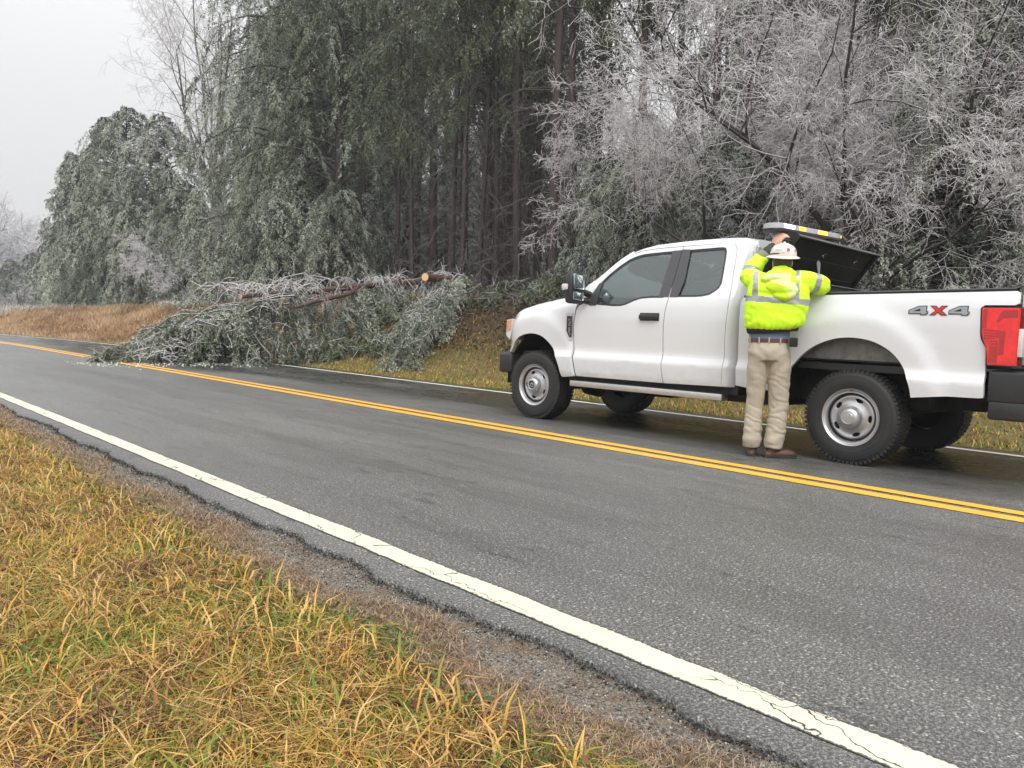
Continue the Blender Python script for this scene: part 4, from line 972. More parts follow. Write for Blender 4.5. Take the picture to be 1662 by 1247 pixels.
me.polygons.foreach_set('material_index', mi.astype(np.int32)); link('jacket_hood', me, jk)
# hard hat
bm = bmesh.new(); hc = Vector((.062, .03, 1.758))
prof = [(0, .143), (.004, .143), (.012, .126), (.020, .112), (.045, .110), (.075, .102), (.100, .082), (.117, .052), (.123, .02), (.124, .0005)]
lathe_bm(bm, [(a, r_) for a, r_ in prof], 40, 'Z', tuple(hc))
for v in bm.verts:
    v.co.y = hc.y+(v.co.y-hc.y)*1.12
lathe_bm(bm, [(-.002, .10), (-.002, .143)], 40, 'Z', tuple(hc))
tube_bm(bm, [hc+Vector((0, -.118, .05)), hc+Vector((0, -.09, .098)), hc+Vector((0, 0, .128)), hc+Vector((0, .09, .098)), hc+Vector((0, .118, .05))], .012, 8)
bmesh.ops.rotate(bm, verts=bm.verts, cent=hc, matrix=Matrix.Rotation(.14, 3, 'X') @ Matrix.Rotation(.05, 3, 'Y'))
hat = bmobj('hard_hat', bm, m_hat, worker)
bm = bmesh.new(); ering(bm, hc.z+.022, hc.z+.032, .1105, .124, .0015, (hc.x, hc.y-.002)); bmobj('hat_band', bm, m_rib, hat)
m_stk = simple('red_sticker', (.60, .06, .03), .4); m_stg = simple('green_sticker', (.25, .33, .16), .4)
for a, z_, mt, rr, nm in ((-1.22, .058, m_stk, .015, 'round_sticker'), (-.52, .058, m_stg, .012, 'round_sticker')):
    bm = bmesh.new(); rad = .110; p = hc+Vector((rad*math.cos(a), rad*1.12*math.sin(a), z_)); n = Vector((math.cos(a), math.sin(a)/1.1, .22)).normalized()
    q = n.to_track_quat('Z', 'Y').to_matrix().to_4x4(); bmesh.ops.create_circle(bm, cap_ends=True, radius=rr, segments=16, matrix=Matrix.Translation(p+n*.004) @ q); bmobj(nm, bm, mt, hat, False)
bm = bmesh.new()
for i_, z_ in enumerate((.064, .053)):
    for k in range(5 if i_ == 0 else 4):
        a = -2.15+.13*k; p = hc+Vector((.110*math.cos(a), .1235*math.sin(a), z_)); n = Vector((math.cos(a), math.sin(a)/1.1, .22)).normalized(); q = n.to_track_quat('Z', 'Y').to_matrix().to_4x4()
        r_ = bmesh.ops.create_grid(bm, x_segments=1, y_segments=1, size=.5, matrix=Matrix.Translation(p+n*.003) @ q @ Matrix.Diagonal((.010, .0035, 1, 1)))
bmobj('hat_lettering', bm, simple('faded_red_print', (.45, .25, .2), .5), hat, False)
bm = bmesh.new(); r_ = bmesh.ops.create_icosphere(bm, subdivisions=3, radius=1)
for v in r_['verts']: v.co = HC+Vector((v.co.x*.081, v.co.y*.098-.012, v.co.z*.112-.006)); 
for v in bm.verts: v.co.z = max(v.co.z, 1.655)
bmobj('hair', bm, m_hair, body)
# ================================================================ VEGETATION
def leaf_mat(name, dark, mid, frostc, trans=.15):
    m, nt, b = newmat(name)
    f = attr(nt, 'fr').outputs['Fac']; n = noise(nt, 1.3, 3)
    oi = N(nt, 'ShaderNodeObjectInfo').outputs['Random']
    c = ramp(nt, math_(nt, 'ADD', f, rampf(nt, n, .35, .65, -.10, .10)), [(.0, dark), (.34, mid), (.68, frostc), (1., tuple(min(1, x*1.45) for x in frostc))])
    c = mix(nt, 1, c, ramp(nt, oi, [(0, (.82, .84, .8)), (1, (1.15, 1.12, 1.12))]), 'MULTIPLY')
    nt.links.new(c, b.inputs['Base Color']); b.inputs['Roughness'].default_value = .55; b.inputs['Specular IOR Level'].default_value = .35
    return m
m_cedar = leaf_mat('iced_evergreen_foliage', (.020, .030, .015), (.068, .086, .048), (.42, .45, .39))
m_pine = leaf_mat('iced_pine_needles', (.028, .040, .018), (.095, .115, .050), (.36, .40, .33))
m_fallen = leaf_mat('fallen_pine_foliage', (.030, .048, .026), (.12, .145, .095), (.43, .45, .39))
m_brush = leaf_mat('undergrowth_leaves', (.025, .028, .012), (.08, .09, .035), (.22, .22, .16))
def bark_mat(name, c1, c2, frostc, sc=(1, 1, .25)):
    m, nt, b = newmat(name)
    co = N(nt, 'ShaderNodeTexCoord').outputs['Object']; n = noise(nt, 14, 6, .75, co, sc)
    f = attr(nt, 'fr').outputs['Fac']; g = N(nt, 'ShaderNodeNewGeometry'); s3 = N(nt, 'ShaderNodeSeparateXYZ'); nt.links.new(g.outputs['Normal'], s3.inputs[0])
    c = ramp(nt, n, [(.3, c1), (.7, c2)])
    top = math_(nt, 'MULTIPLY', rampf(nt, s3.outputs[2], .1, .8), rampf(nt, f, .05, .5))
    ff = math_(nt, 'MAXIMUM', top, rampf(nt, math_(nt, 'ADD', f, rampf(nt, n, .3, .7, -.12, .12)), .35, .95))
    c = mix(nt, ff, c, frostc); nt.links.new(c, b.inputs['Base Color']); b.inputs['Roughness'].default_value = .6
    bump(nt, b, n, .8, .02); return m
m_bark = bark_mat('wet_pine_bark', (.016, .012, .010), (.060, .043, .035), (.34, .34, .34))
m_bark_red = bark_mat('red_brown_bark', (.04, .022, .016), (.16, .085, .060), (.42, .40, .38))
m_bark_mid = bark_mat('brown_pine_bark', (.020, .015, .012), (.070, .048, .040), (.36, .35, .34))
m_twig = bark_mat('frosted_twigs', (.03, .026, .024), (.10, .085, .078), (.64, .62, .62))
m_twig_far = bark_mat('frosted_hazed_twigs', (.10, .09, .09), (.2, .19, .19), (.70, .69, .71))  # frost, plus the paleness of distant haze put into the colour
m_wood = simple('fresh_cut_wood', (.74, .47, .28), .7, var=.12, vs=40)

def unit(v): return v/np.maximum(1e-9, np.linalg.norm(v, axis=-1, keepdims=True))
def segs_mesh(name, P0, P1, R0, R1, fr, sides, mat):
    """many tapered twigs as one mesh"""
    P0, P1 = np.asarray(P0, float), np.asarray(P1, float); n = len(P0)
    d = unit(P1-P0); a = np.where(np.abs(d[:, 2:3]) > .9, [[1., 0, 0]], [[0, 0, 1.]]); u = unit(np.cross(d, a)); v = np.cross(d, u)
    ang = np.arange(sides)*2*math.pi/sides; cs, sn = np.cos(ang), np.sin(ang)
    off = u[:, None]*cs[None, :, None]+v[:, None]*sn[None, :, None]
    A = P0[:, None]+off*np.asarray(R0)[:, None, None]; B = P1[:, None]+off*np.asarray(R1)[:, None, None]
    V = np.concatenate([A, B], 1).reshape(-1, 3); k = np.arange(sides); k2 = (k+1) % sides
    q = (np.arange(n)*2*sides)[:, None, None]+np.stack([k, k2, k2+sides, k+sides], -1)[None]
    return npmesh(name, V, quads=q.reshape(-1, 4), mats=[mat], fattr={'fr': np.repeat(fr, sides)}, smooth=sides > 4)
def kites(P, D, Lg, W, fr):
    """leaf clumps as narrow kites: base P, direction D"""
    D = unit(D); n = len(P); s_ = unit(np.cross(D, rng.normal(size=(n, 3))))
    Lg = np.broadcast_to(Lg, n)[:, None]; W = np.broadcast_to(W, n)[:, None]
    V = np.stack([P, P+D*Lg*.45+s_*W/2, P+D*Lg, P+D*Lg*.45-s_*W/2], 1).reshape(-1, 3)
    return V, np.arange(n*4).reshape(-1, 4), fr
def sprays(branch, n_tw, n_lf, tw_len, droop, lf, lw, frost0=.0, spread=1., t0=.15, tap=.55, top=0., nz=.45):
    """foliage hanging along a branch polyline (K,3): n_tw twigs with n_lf leaf clumps each"""
    B = np.asarray(branch, float); K = len(B)
    t = t0+(1-t0)*rng.random(n_tw)**.8; f = t*(K-1); i = np.minimum(f.astype(int), K-2); w_ = (f-i)[:, None]
    p = B[i]*(1-w_)+B[i+1]*w_; tan = unit(B[i+1]-B[i])
    sd = unit(np.cross(tan, np.array([0, 0, 1.]))+1e-6)*np.where(rng.random((n_tw, 1)) < .5, -1, 1)
    dirs = unit(sd*spread*rng.random((n_tw, 1))+tan*.55+rng.normal(size=(n_tw, 3))*.25)
    ln = tw_len*(.5+.8*rng.random(n_tw))*(1.15-tap*t)
    tau = rng.random((n_tw, n_lf))**.75
    q = p[:, None]+dirs[:, None]*(ln[:, None]*tau)[..., None]; q[..., 2] -= droop*ln[:, None]*tau**1.9
    q = q+rng.normal(size=q.shape)*.035*tw_len
    d = dirs[:, None]*(1-.6*tau)[..., None]+np.array([0, 0, -1.])*(.15+droop*1.5*tau)[..., None]+rng.normal(size=q.shape)*nz
    tw_r = rng.random(n_tw)[:, None]
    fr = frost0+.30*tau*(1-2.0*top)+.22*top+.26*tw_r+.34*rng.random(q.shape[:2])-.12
    m = n_tw*n_lf
    return kites(q.reshape(m, 3), d.reshape(m, 3), lf*(.6+.8*rng.random(m)), lw*(.7+.6*rng.random(m)), fr.reshape(m))
def plumes(branch, m_, ln, n_tw, n_lf, tw_len, lf, lw, frost0, droop=1.):
    B = np.asarray(branch, float); K = len(B); out = []
    for j in range(m_):
        t = .28+.72*((j+rng.random())/m_)**.8; f = min(t*(K-1), K-1.001); i = int(f); p = B[i]*(1-f+i)+B[i+1]*(f-i); tan = unit(B[i+1]-B[i])
        sd = unit(np.cross(tan, [0, 0, 1.])+1e-6)*(1 if j % 2 else -1); d = unit(tan*.6+sd*(.9*rng.random()+.1)+rng.normal(size=3)*.15); l_ = ln*(.6+.7*rng.random()); s_ = np.linspace(0, 1, 6)[:, None]
        b_ = p+d*l_*s_*(1-.35*s_)+np.array([0, 0, 1.])*l_*(.12*s_-droop*.85*s_**2.)
        b_[:, 2] = np.maximum(b_[:, 2], .12)
        out.append(sprays(b_, n_tw, n_lf, tw_len*(.8+.5*rng.random()), .55, lf, lw, frost0+.56*rng.random()-.24, 1.3, .0, .45, .8, .85))
    return out
def join_k(parts):
    V = np.concatenate([a for a, _, _ in parts]); o = 0; Q = []
    for a, q, _ in parts: Q.append(q+o); o += len(a)
    return V, np.concatenate(Q), np.concatenate([f for _, _, f in parts])
def trunk_pts(h, lean=(0, 0), wob=.15, n=10, base=0.):
    z = np.linspace(base, h, n); a = rng.random(4)*6
    return np.stack([lean[0]*z/h+wob*np.sin(z*.35+a[0])*z/h, lean[1]*z/h+wob*np.sin(z*.3+a[1])*z/h, z], -1)
def tube_np(pts, r, fr=0.):
    pts = np.asarray(pts); return [(pts[k], pts[k+1], r[k], r[k+1], fr) for k in range(len(pts)-1)]
def segs_to(name, S, sides, mat):
    a = list(zip(*S)); return segs_mesh(name, np.array(a[0]), np.array(a[1]), np.array(a[2]), np.array(a[3]), np.array(a[4]), sides, mat)
def evergreen_data(h, r, nb, shape='cone', low=.04, tw=26, lfn=20, lf=.16, lw=.05, droop=1.0, frost=0., seedoff=0, lean=(0, 0)):
    T = trunk_pts(h, lean, .2); S = tube_np(T, np.linspace(.012*h+.05, .02, len(T))); K = []
    for j in range(nb):
        t = low+(1-low)*((j+rng.random())/nb)**.82; z = t*h; az = j*2.399+rng.random()*.8
        c_ = np.array([np.interp(z, T[:, 2], T[:, 0]), np.interp(z, T[:, 2], T[:, 1]), z])
        rad = r*((1-t)**.75 if shape == 'cone' else (1-t**2.2)**.6)*(.62+.65*rng.random())+.25
        up = .35+.45*rng.random(); s_ = np.linspace(0, 1, 8)
        b_ = np.stack([c_[0]+np.cos(az)*rad*s_, c_[1]+np.sin(az)*rad*s_, c_[2]+rad*(up*s_-(.40+droop*.40)*s_**2.2)], -1)
        b_[:, 2] = np.maximum(b_[:, 2], .15)
        S += tube_np(b_, np.linspace(.012+.012*rad, .005, 8), .2)
        k = max(.35, rad/r)
        K += plumes(b_, max(2, int(tw*k*.75)), .75+.24*rad, 23, lfn, .27, lf, lw, frost+.24*rng.random()-.12, droop)
        K.append(sprays(b_, int(10+12*k), 16, .35+.10*rad, .5, lf*1.25, lw*1.5, -.34, 1.2, .0, .1, 1., .8))  # inner sprays barely iced, coloured dark to stand for shade inside the crown
    return S, join_k(K)
def evergreen(name, data, mat, label, cat, group=None, loc=(0, 0, 0), rz=0., sc=1., bark=None):
    S, (V, Q, fr) = data
    t = thing(name, label, cat, loc, (0, 0, rz), group); t.scale = (sc, sc, sc)
    link('trunk', segs_to('trunk', S, 6, bark or m_bark), t)
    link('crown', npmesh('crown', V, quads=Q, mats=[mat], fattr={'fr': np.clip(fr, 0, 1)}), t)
    return t
def dup(root, loc, rz, label=None, group=None, sc=1.):
    r_ = root.copy(); C.objects.link(r_); r_.location = loc; r_.rotation_euler = (0, 0, rz); r_.scale = (sc, sc, sc)
    if label: r_['label'] = label
    if group: r_['group'] = group
    for ch in list(root.children):
        c_ = ch.copy(); C.objects.link(c_); c_.parent = r_
    return r_
# --- spreading evergreens at the left (cedars / young pines bowed under ice)
def at(px, x):
    """world point at lateral x in the direction of photo column px"""
    a = YAW+math.atan((px-831)/F_PX); return x, x/math.tan(a)
G_ED = 'ice-laden evergreens along the bank'
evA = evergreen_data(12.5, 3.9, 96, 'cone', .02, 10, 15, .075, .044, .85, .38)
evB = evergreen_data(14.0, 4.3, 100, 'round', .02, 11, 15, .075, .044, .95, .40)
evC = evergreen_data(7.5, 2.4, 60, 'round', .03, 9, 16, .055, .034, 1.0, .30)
def place(px, x, z=None):
    X, Yv = at(px, x); return (X, Yv, gz(X, Yv)-.1)
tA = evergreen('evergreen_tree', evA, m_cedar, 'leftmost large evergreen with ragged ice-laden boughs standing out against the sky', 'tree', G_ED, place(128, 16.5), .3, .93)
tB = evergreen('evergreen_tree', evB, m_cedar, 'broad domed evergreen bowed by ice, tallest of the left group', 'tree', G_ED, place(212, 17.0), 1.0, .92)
dup(tA, place(172, 18.5), 2.5, 'evergreen with pointed drooping top, second from the left', G_ED, 1.16)
dup(tB, place(270, 18.0), 3.7, 'rounded evergreen at the right end of the left group beside the bare gap', G_ED, .84)
dup(tA, place(95, 17.0), 4.1, 'low evergreen trailing off to the left above the frosted shrubs', G_ED, .60)
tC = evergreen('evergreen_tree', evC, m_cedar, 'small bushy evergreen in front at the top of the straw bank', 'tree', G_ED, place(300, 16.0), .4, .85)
dup(tC, place(228, 15.6), 2.0, 'small drooping evergreen low on the straw bank below the domed one', G_ED, .72)
dup(tC, place(165, 15.6), 4.0, 'small evergreen skirting the bank near its left end', G_ED, .8)
# --- big pines left of centre
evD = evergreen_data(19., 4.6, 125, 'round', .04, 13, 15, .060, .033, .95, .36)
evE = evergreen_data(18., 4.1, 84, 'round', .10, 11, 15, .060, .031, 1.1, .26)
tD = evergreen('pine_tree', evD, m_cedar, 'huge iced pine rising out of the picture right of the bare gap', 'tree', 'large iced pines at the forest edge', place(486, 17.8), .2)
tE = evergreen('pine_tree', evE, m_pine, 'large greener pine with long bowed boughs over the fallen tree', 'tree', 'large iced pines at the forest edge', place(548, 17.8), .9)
dup(tD, place(520, 21.5), 3., 'tall iced pine set back between the two big front pines', 'large iced pines at the forest edge', 1.05)
dup(tE, place(462, 20.5), 2.2, 'iced pine behind the left flank of the huge one', 'large iced pines at the forest edge', .9)
dup(tC, place(452, 16.6), 2.6, 'low bushy evergreen skirt between the two front pines', G_ED, .66)
dup(tC, place(548, 16.8), 4.6, 'dark evergreen boughs behind the middle of the fallen trunk', G_ED, .66)
dup(tC, place(418, 16.4), 1.1, 'low dark evergreen boughs under the huge pine', G_ED, .62)
# --- forest pines: tall bare trunk, dead limbs below, sparse drooping crown above
def pine_data(h, crown0, r, nb, dead, r0, lean=(0, 0), tw=16, lfn=20):
    T = trunk_pts(h, lean, .12, 14); S = tube_np(T, r0*np.linspace(1, .25, len(T))**.8); K = []
    def at_z(z): return np.array([np.interp(z, T[:, 2], T[:, 0]), np.interp(z, T[:, 2], T[:, 1]), z])
    for j in range(dead):
        z = 1.2+(crown0+2)*rng.random(); az = rng.random()*6.28; ln = .5+1.8*rng.random(); s_ = np.linspace(0, 1, 6); c_ = at_z(z)
        b_ = np.stack([c_[0]+np.cos(az)*ln*s_, c_[1]+np.sin(az)*ln*s_, c_[2]+ln*(.25*s_-.75*s_**2)], -1); b_[1:] += rng.normal(size=(5, 3))*.05
        S += tube_np(b_, np.linspace(.016, .004, 6), .25)
        for q in range(4):
            k = 1+int(rng.random()*4); d = unit(b_[k]-b_[0]+rng.normal(size=3)*ln*.6)*ln*.35; d[2] -= .12*ln; S += [(b_[k], b_[k]+d, .005, .003, .4)]
    for j in range(nb):
        t = (j+rng.random())/nb; z = crown0+(h-crown0)*t; az = rng.random()*6.28; c_ = at_z(z); rad = r*(1-t**2)**.5*(.5+.7*rng.random())+.3; s_ = np.linspace(0, 1, 8)
        b_ = np.stack([c_[0]+np.cos(az)*rad*s_, c_[1]+np.sin(az)*rad*s_, c_[2]+rad*(.45*s_-1.05*s_**2.2)], -1); b_[1:] += rng.normal(size=(7, 3))*.05
        S += tube_np(b_, np.linspace(.03, .006, 8), .15)
        K.append(sprays(b_, tw+6, lfn+6, .55, .9, .085, .030, .16*rng.random()-.08, 1.2, .25, .4, .4, .75))
    return S, join_k(K)
G_F = 'pine trees standing in the forest behind the road'
pA = pine_data(17, 7.6, 2.2, 34, 60, .15); pB = pine_data(18, 8.2, 2.0, 34, 50, .12, (.5, .2)); pC = pine_data(15, 6.2, 2.2, 34, 46, .10, (-.5, .3))
LB_F = 'dark slender pine trunk among the crowd of trunks in the shaded forest'
tPA = evergreen('pine_tree', pA, m_pine, 'tallest reddish pine trunk, rising out of frame above the truck door mirror', 'tree', 'forest pines near the edge', place(893, 15.8), 0, 1, m_bark_mid)
tPB = evergreen('pine_tree', pB, m_pine, LB_F, 'tree', G_F, place(802, 17.5), 1)
tPC = evergreen('pine_tree', pC, m_pine, LB_F, 'tree', G_F, place(640, 18.2), 2)
dup(tPA, place(917, 16.6), 2.2, 'second pine trunk right beside the tallest one', 'forest pines near the edge', .95)
front = [(590, 18.8), (668, 17.4), (700, 19), (728, 17.5), (752, 20), (772, 17.2), (786, 18.4), (822, 19.5), (836, 17.0), (852, 18.6), (868, 20.5), (745, 16.4), (955, 18.0), (990, 19.2), (1030, 18), (1090, 19.5), (1150, 18.5), (1210, 20), (1262, 17.6), (1300, 16.2), (1322, 17.0), (1390, 18.5), (1450, 20), (1520, 19), (1590, 18), (1640, 19.5), (1700, 18), (1760, 19)]
for i, (px, x_) in enumerate(front):
    src = (tPB, tPC, tPA, tPB)[i % 4]; dup(src, place(px, x_), rng.random()*6.28, LB_F, G_F, .85+.35*rng.random())
for i in range(110):
    px = 340+1500*rng.random(); x_ = 20.5+22*rng.random()
    X, Yv = at(px, x_)
    if Yv > 75 or Yv < -6 or px < 400 or (px > 930 and i % 5 > 1): continue
    src = (tPB, tPC, tPA, tPB)[i % 4]; dup(src, (X, Yv, gz(X, Yv)-.1), rng.random()*6.28, LB_F, G_F, .85+.4*rng.random())
# dense evergreens deep behind and at the right edge
LB_D = 'dark evergreen filling the depth of the forest between the pine trunks'
for i in range(46):
    px = 330+1450*(i+.5*rng.random())/46; x_ = 26+10*rng.random()+6*(i % 3); X, Yv = at(px, x_)
    if Yv > 85 or px < 420 or (px > 900 and i % 2): continue
    dup((tB, tD, tE)[i % 3], (X, Yv, gz(X, Yv)-.2), rng.random()*6.28, LB_D, 'dark evergreens deep in the forest', (.85 if px < 600 else .48)+.25*rng.random())
dup(tC, place(1035, 15.2), 1., 'young green pine just above the windscreen of the truck', 'young evergreens beneath the frosted trees', .50)
dup(tC, place(975, 16.4), 2., 'young pine hidden under the frosted twigs left of the cab', 'young evergreens beneath the frosted trees', .5)
dup(tC, place(1480, 16.6), 3., 'dark young evergreen above the truck bed', 'young evergreens beneath the frosted trees', .62)
dup(tC, place(1590, 15.6), 4., 'dark evergreen boughs above the tail light', 'young evergreens beneath the frosted trees', .75)
dup(tA, place(1690, 17.5), 4., 'dark evergreen at the right edge of the picture', 'young evergreens beneath the frosted trees', .6)
dup(tC, place(1200, 17.6), 5., 'young evergreen behind the light bar', 'young evergreens beneath the frosted trees', .7)
# --- bare frosted trees
def bare_data(h, spread, n_main, levels, r0, droop=.0, density=1., clear=1.0, seed=0, rise=.6):
    rg = np.random.default_rng(seed); S = []
    def grow(p, d, ln, r_, lv):
        ns = 6 if lv == 0 else (5 if lv < levels-1 else 3); pts = [p]; dd = d.copy(); rr = [r_]
        for k in range(ns):
            dd = unit(dd+rg.normal(size=3)*(.10 if lv == 0 else .20)+np.array([0, 0, (.05 if lv == 0 else (.06 if lv < levels-1 else -.10))-droop*.15*(lv > 0)]))
            pts.append(pts[-1]+dd*ln/ns); rr.append(r_*(1-.75*(k+1)/ns))
        fr = [.05, .16, .42, .72, .85, .9][min(5, lv)]
        for k in range(ns): S.append((pts[k], pts[k+1], rr[k], rr[k+1], min(1, fr+.2*k/ns+.1*rg.random())))
        if lv < levels:
            nch = int((10, 9, 8, 6, 5)[min(4, lv)]*density)
            for j in range(nch):
                f = (.22 if lv == 0 else .12)+(.85-.0)*(j+rg.random())/nch; f = min(.99, f); k = min(ns-1, int(f*ns)); q = pts[k]+(pts[k+1]-pts[k])*(f*ns-k)
                base = unit(pts[k+1]-pts[k]); perp = unit(np.cross(base, rg.normal(size=3))); ang = .75+.35*rg.random()
                nd = unit(base*math.cos(ang)+perp*math.sin(ang)+np.array([0, 0, .15]))
                grow(q, nd, ln*(.62-.25*f)*(.7+.5*rg.random()), rr[k]*.55, lv+1)
    for j in range(n_main):
        az = 6.283*j/n_main+rg.random(); el = rise+.5*rg.random()
        grow(np.array([0, 0, clear*(.2+.8*rg.random())]), np.array([math.cos(az)*math.cos(el)*spread, math.sin(az)*math.cos(el)*spread, math.sin(el)]), h*(.75+.4*rg.random()), r0*(.6+.3*rg.random()), 0)
    S.append((np.array([0, 0, -.3]), np.array([0, 0, clear]), r0*1.5, r0, .0))
    return S
def bare(name, S, label, cat, group, loc, rz, sc=1., mat=None, thick=1.):
    t = thing(name, label, cat, loc, (0, 0, rz), group); t.scale = (sc, sc, sc); mat = mat or m_twig
    a = [s_ for s_ in S if s_[2] > .022]; b_ = [(p0, p1, max(r_, .0045)*thick, max(q_, .0036)*thick, f) for p0, p1, r_, q_, f in S if s_ok(r_)]
    
    if a: link('trunk', segs_to('trunk', a, 7, mat), t)
    link('crown', segs_to('crown', b_, 3, mat), t); return t
def s_ok(r_): return r_ <= .022
G_B = 'bare frosted trees in front of the forest'
bA = bare_data(6.8, 1.0, 6, 4, .085, .25, .86, 1.6, 3, .35); bB = bare_data(4.3, 1.0, 5, 4, .05, .5, .88, 1.2, 5, .45)
print('bare segs', len(bA), len(bB))
t1 = bare('frosted_tree', bA, 'great bare frosted tree spreading over the toolbox and truck bed', 'tree', G_B, place(1365, 15.0), 0., 1.0)
t2 = bare('frosted_tree', bB, 'lower bare tree with pale arching twigs above the truck cab', 'tree', G_B, place(1135, 14.9), .7, .95)
dup(t1, place(1530, 16.2), 3.4, 'bare frosted tree above the tail end of the truck bed', G_B, .78)
dup(t2, place(1430, 14.2), 4.4, 'bare frosted bush whose long twigs reach low over the truck bed', G_B, .9)
dup(t2, place(1640, 15.2), 5.3, 'bare frosted bush at the right edge above the tail light', G_B, .85)
bC = bare_data(7.5, .55, 5, 4, .09, .05, .72, 2.6, 17, 1.0)
bare('frosted_tree', bC, 'tall bare frosted tree in the gap between the left evergreens and the huge pine', 'tree', G_B, place(362, 19.0), 1.3, 1.75)
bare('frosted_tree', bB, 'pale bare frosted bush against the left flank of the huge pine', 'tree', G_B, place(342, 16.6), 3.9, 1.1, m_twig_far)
# far hazy trees at the left
def far(px, dist):
    a = YAW+math.atan((px-831)/F_PX); X, Yv = dist*math.sin(a), dist*math.cos(a); return (X, Yv, gz(X, Yv)-.1)
fB = bare_data(9.5, 1.0, 5, 3, .16, .1, 1.3, 2.2, 11, .8)
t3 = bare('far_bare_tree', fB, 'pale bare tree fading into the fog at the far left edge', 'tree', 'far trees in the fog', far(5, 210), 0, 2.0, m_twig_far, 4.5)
dup(t3, far(72, 240), 2., 'fogbound bare tree just left of the leftmost evergreen', 'far trees in the fog', 1.8)
dup(t3, far(-30, 230), 3., 'fogbound bare tree cut by the left edge', 'far trees in the fog', 2.1)
dup(tC, far(22, 88), 1., 'dark round evergreen under the far bare tree at the left edge', 'far trees in the fog', .72)
dup(tC, far(52, 92), 3., 'dark evergreen beside the frosted sapling at the left', 'far trees in the fog', .85)
dup(tC, far(-8, 92), 2., 'dark evergreen half out of frame at the left edge', 'far trees in the fog', .7)
sS = bare_data(1.9, .5, 4, 2, .03, .0, 1.0, .3, 21, 1.0)
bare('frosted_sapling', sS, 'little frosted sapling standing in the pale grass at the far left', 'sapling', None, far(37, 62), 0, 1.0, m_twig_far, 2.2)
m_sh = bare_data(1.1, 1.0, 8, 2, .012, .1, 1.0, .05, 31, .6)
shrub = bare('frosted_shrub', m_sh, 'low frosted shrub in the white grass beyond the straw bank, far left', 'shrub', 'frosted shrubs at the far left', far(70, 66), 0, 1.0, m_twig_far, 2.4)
for i in range(12):
    dup(shrub, far(-10+11*i+6*rng.random(), 68+10*rng.random()), rng.random()*6, 'low frosted shrub in the white grass beyond the straw bank, far left', 'frosted shrubs at the far left', .7+.6*rng.random())
# ================================================================ FALLEN TREE
def wp(px, py, Yp):
    """photo pixel -> world point on the vertical plane y = Yp"""
    d = _X*((px-831)/F_PX)+_Y*(-(py-623.5)/F_PX)+_F; t = Yp/d.y; return np.array([d.x*t, Yp, CAM_H+d.z*t])
ft = thing('fallen_tree', 'snapped iced pine lying across the road, its needled crown blocking the far lane', 'fallen tree', (0, 0, 0))
P = [wp(391, 482, 18.2), wp(430, 478, 18.4), wp(500, 474, 18.7), wp(575, 466, 19.1), wp(640, 460, 19.6), wp(700, 458, 20.3)]
bm = bmesh.new(); tube_bm(bm, [tuple(p) for p in spline(P, 4)], [float(a) for a in np.linspace(.05, .105, 21)], 12); bmobj('trunk', bm, m_bark_red, ft)
bm = bmesh.new(); d_ = Vector(P[0]-P[1]).normalized(); tube_bm(bm, [Vector(P[0])+d_*.001, Vector(P[0])+d_*.02], .048, 14); bmobj('cut_face', bm, m_wood, ft)
lt = thing('fallen_log', 'short reddish pine log with fresh orange saw cut, propped on the bank', 'log', (0, 0, 0))
Q_ = [wp(690, 450, 16.8), wp(735, 456, 17.4), wp(775, 467, 17.8), wp(835, 488, 18.4)]
bm = bmesh.new(); tube_bm(bm, [tuple(p) for p in spline(Q_, 4)], [.105]*4+[.11]*9, 14); bmobj('log_bark', bm, m_bark_red, lt)
bm = bmesh.new(); d_ = Vector(Q_[0]-Q_[1]).normalized(); tube_bm(bm, [Vector(Q_[0]), Vector(Q_[0])+d_*.012], [.100, .098], 20); bmobj('cut_face', bm, m_wood, lt)
S2 = []; KF = []; KB = []
def limb(p0, p1, sag, r0, foli=None, n=9, wob=.06, fr=.35, frost=.1, tl=.34):
    s_ = np.linspace(0, 1, n)[:, None]; b_ = p0*(1-s_)+p1*s_+np.array([0, 0, 1.])*(sag*4*s_*(1-s_)); b_[1:-1] += rng.normal(size=(n-2, 3))*wob
    S2.extend(tube_np(b_, np.linspace(r0, .005, n), fr))
    for q in range(5):
        k = 1+int(rng.random()*(n-2)); d = unit(rng.normal(size=3)+np.array([0, -.3, -.2]))*(.2+.3*rng.random()); S2.append((b_[k], b_[k]+d, .006, .003, .8))
    if foli: foli[0].append(sprays(b_, foli[1]+12, 28, tl*.85, .6, .058, .024, frost+.08+.30*rng.random()-.15, 1.3, .05, .4, .6, .8))
def gpt(x, y, dz=.03): return np.array([x, y, gz(x, y)+dz])
for k in range(70):    # crown on the road: boughs fanning left and towards the camera
    sx = rng.uniform(7.3, 9.6); p0 = np.array([sx, 18.5+rng.normal()*.35, .55+.42*(sx-7.3)+rng.random()*.2])
    ex = rng.uniform(5.2, 9.4); e_ = gpt(ex, 18.9+rng.uniform(-1.25, 1.8)*min(1, .35+(ex-5.2)/3.), .06)
    limb(p0, e_, .18+.3*rng.random(), .022, (KF, 34), frost=.14)
for k in range(16):    # low fringe at the road surface
    e0 = gpt(rng.uniform(4.9, 7.5), 18.9+rng.normal()*.35, .10); limb(e0+np.array([.9, .1, .25]), e0, .05, .01, (KF, 20), frost=.12, tl=.22)
for k in range(48):    # curtains hanging from the trunk
    f = rng.random(); q = [P[1]*(1-f)+P[2]*f, P[3]*(1-f)+P[4]*f, P[3]*(1-f)+P[4]*f, P[2]*(1-f)+P[3]*f][k % 4]+rng.normal(size=3)*.06
    e_ = gpt(q[0]+rng.normal()*.35-.2, q[1]-rng.uniform(-.3, 1.0), .1); limb(q, e_*[1, 1, 1]+[0, 0, .35*rng.random()], .12, .018, (KF, 32), frost=.10)
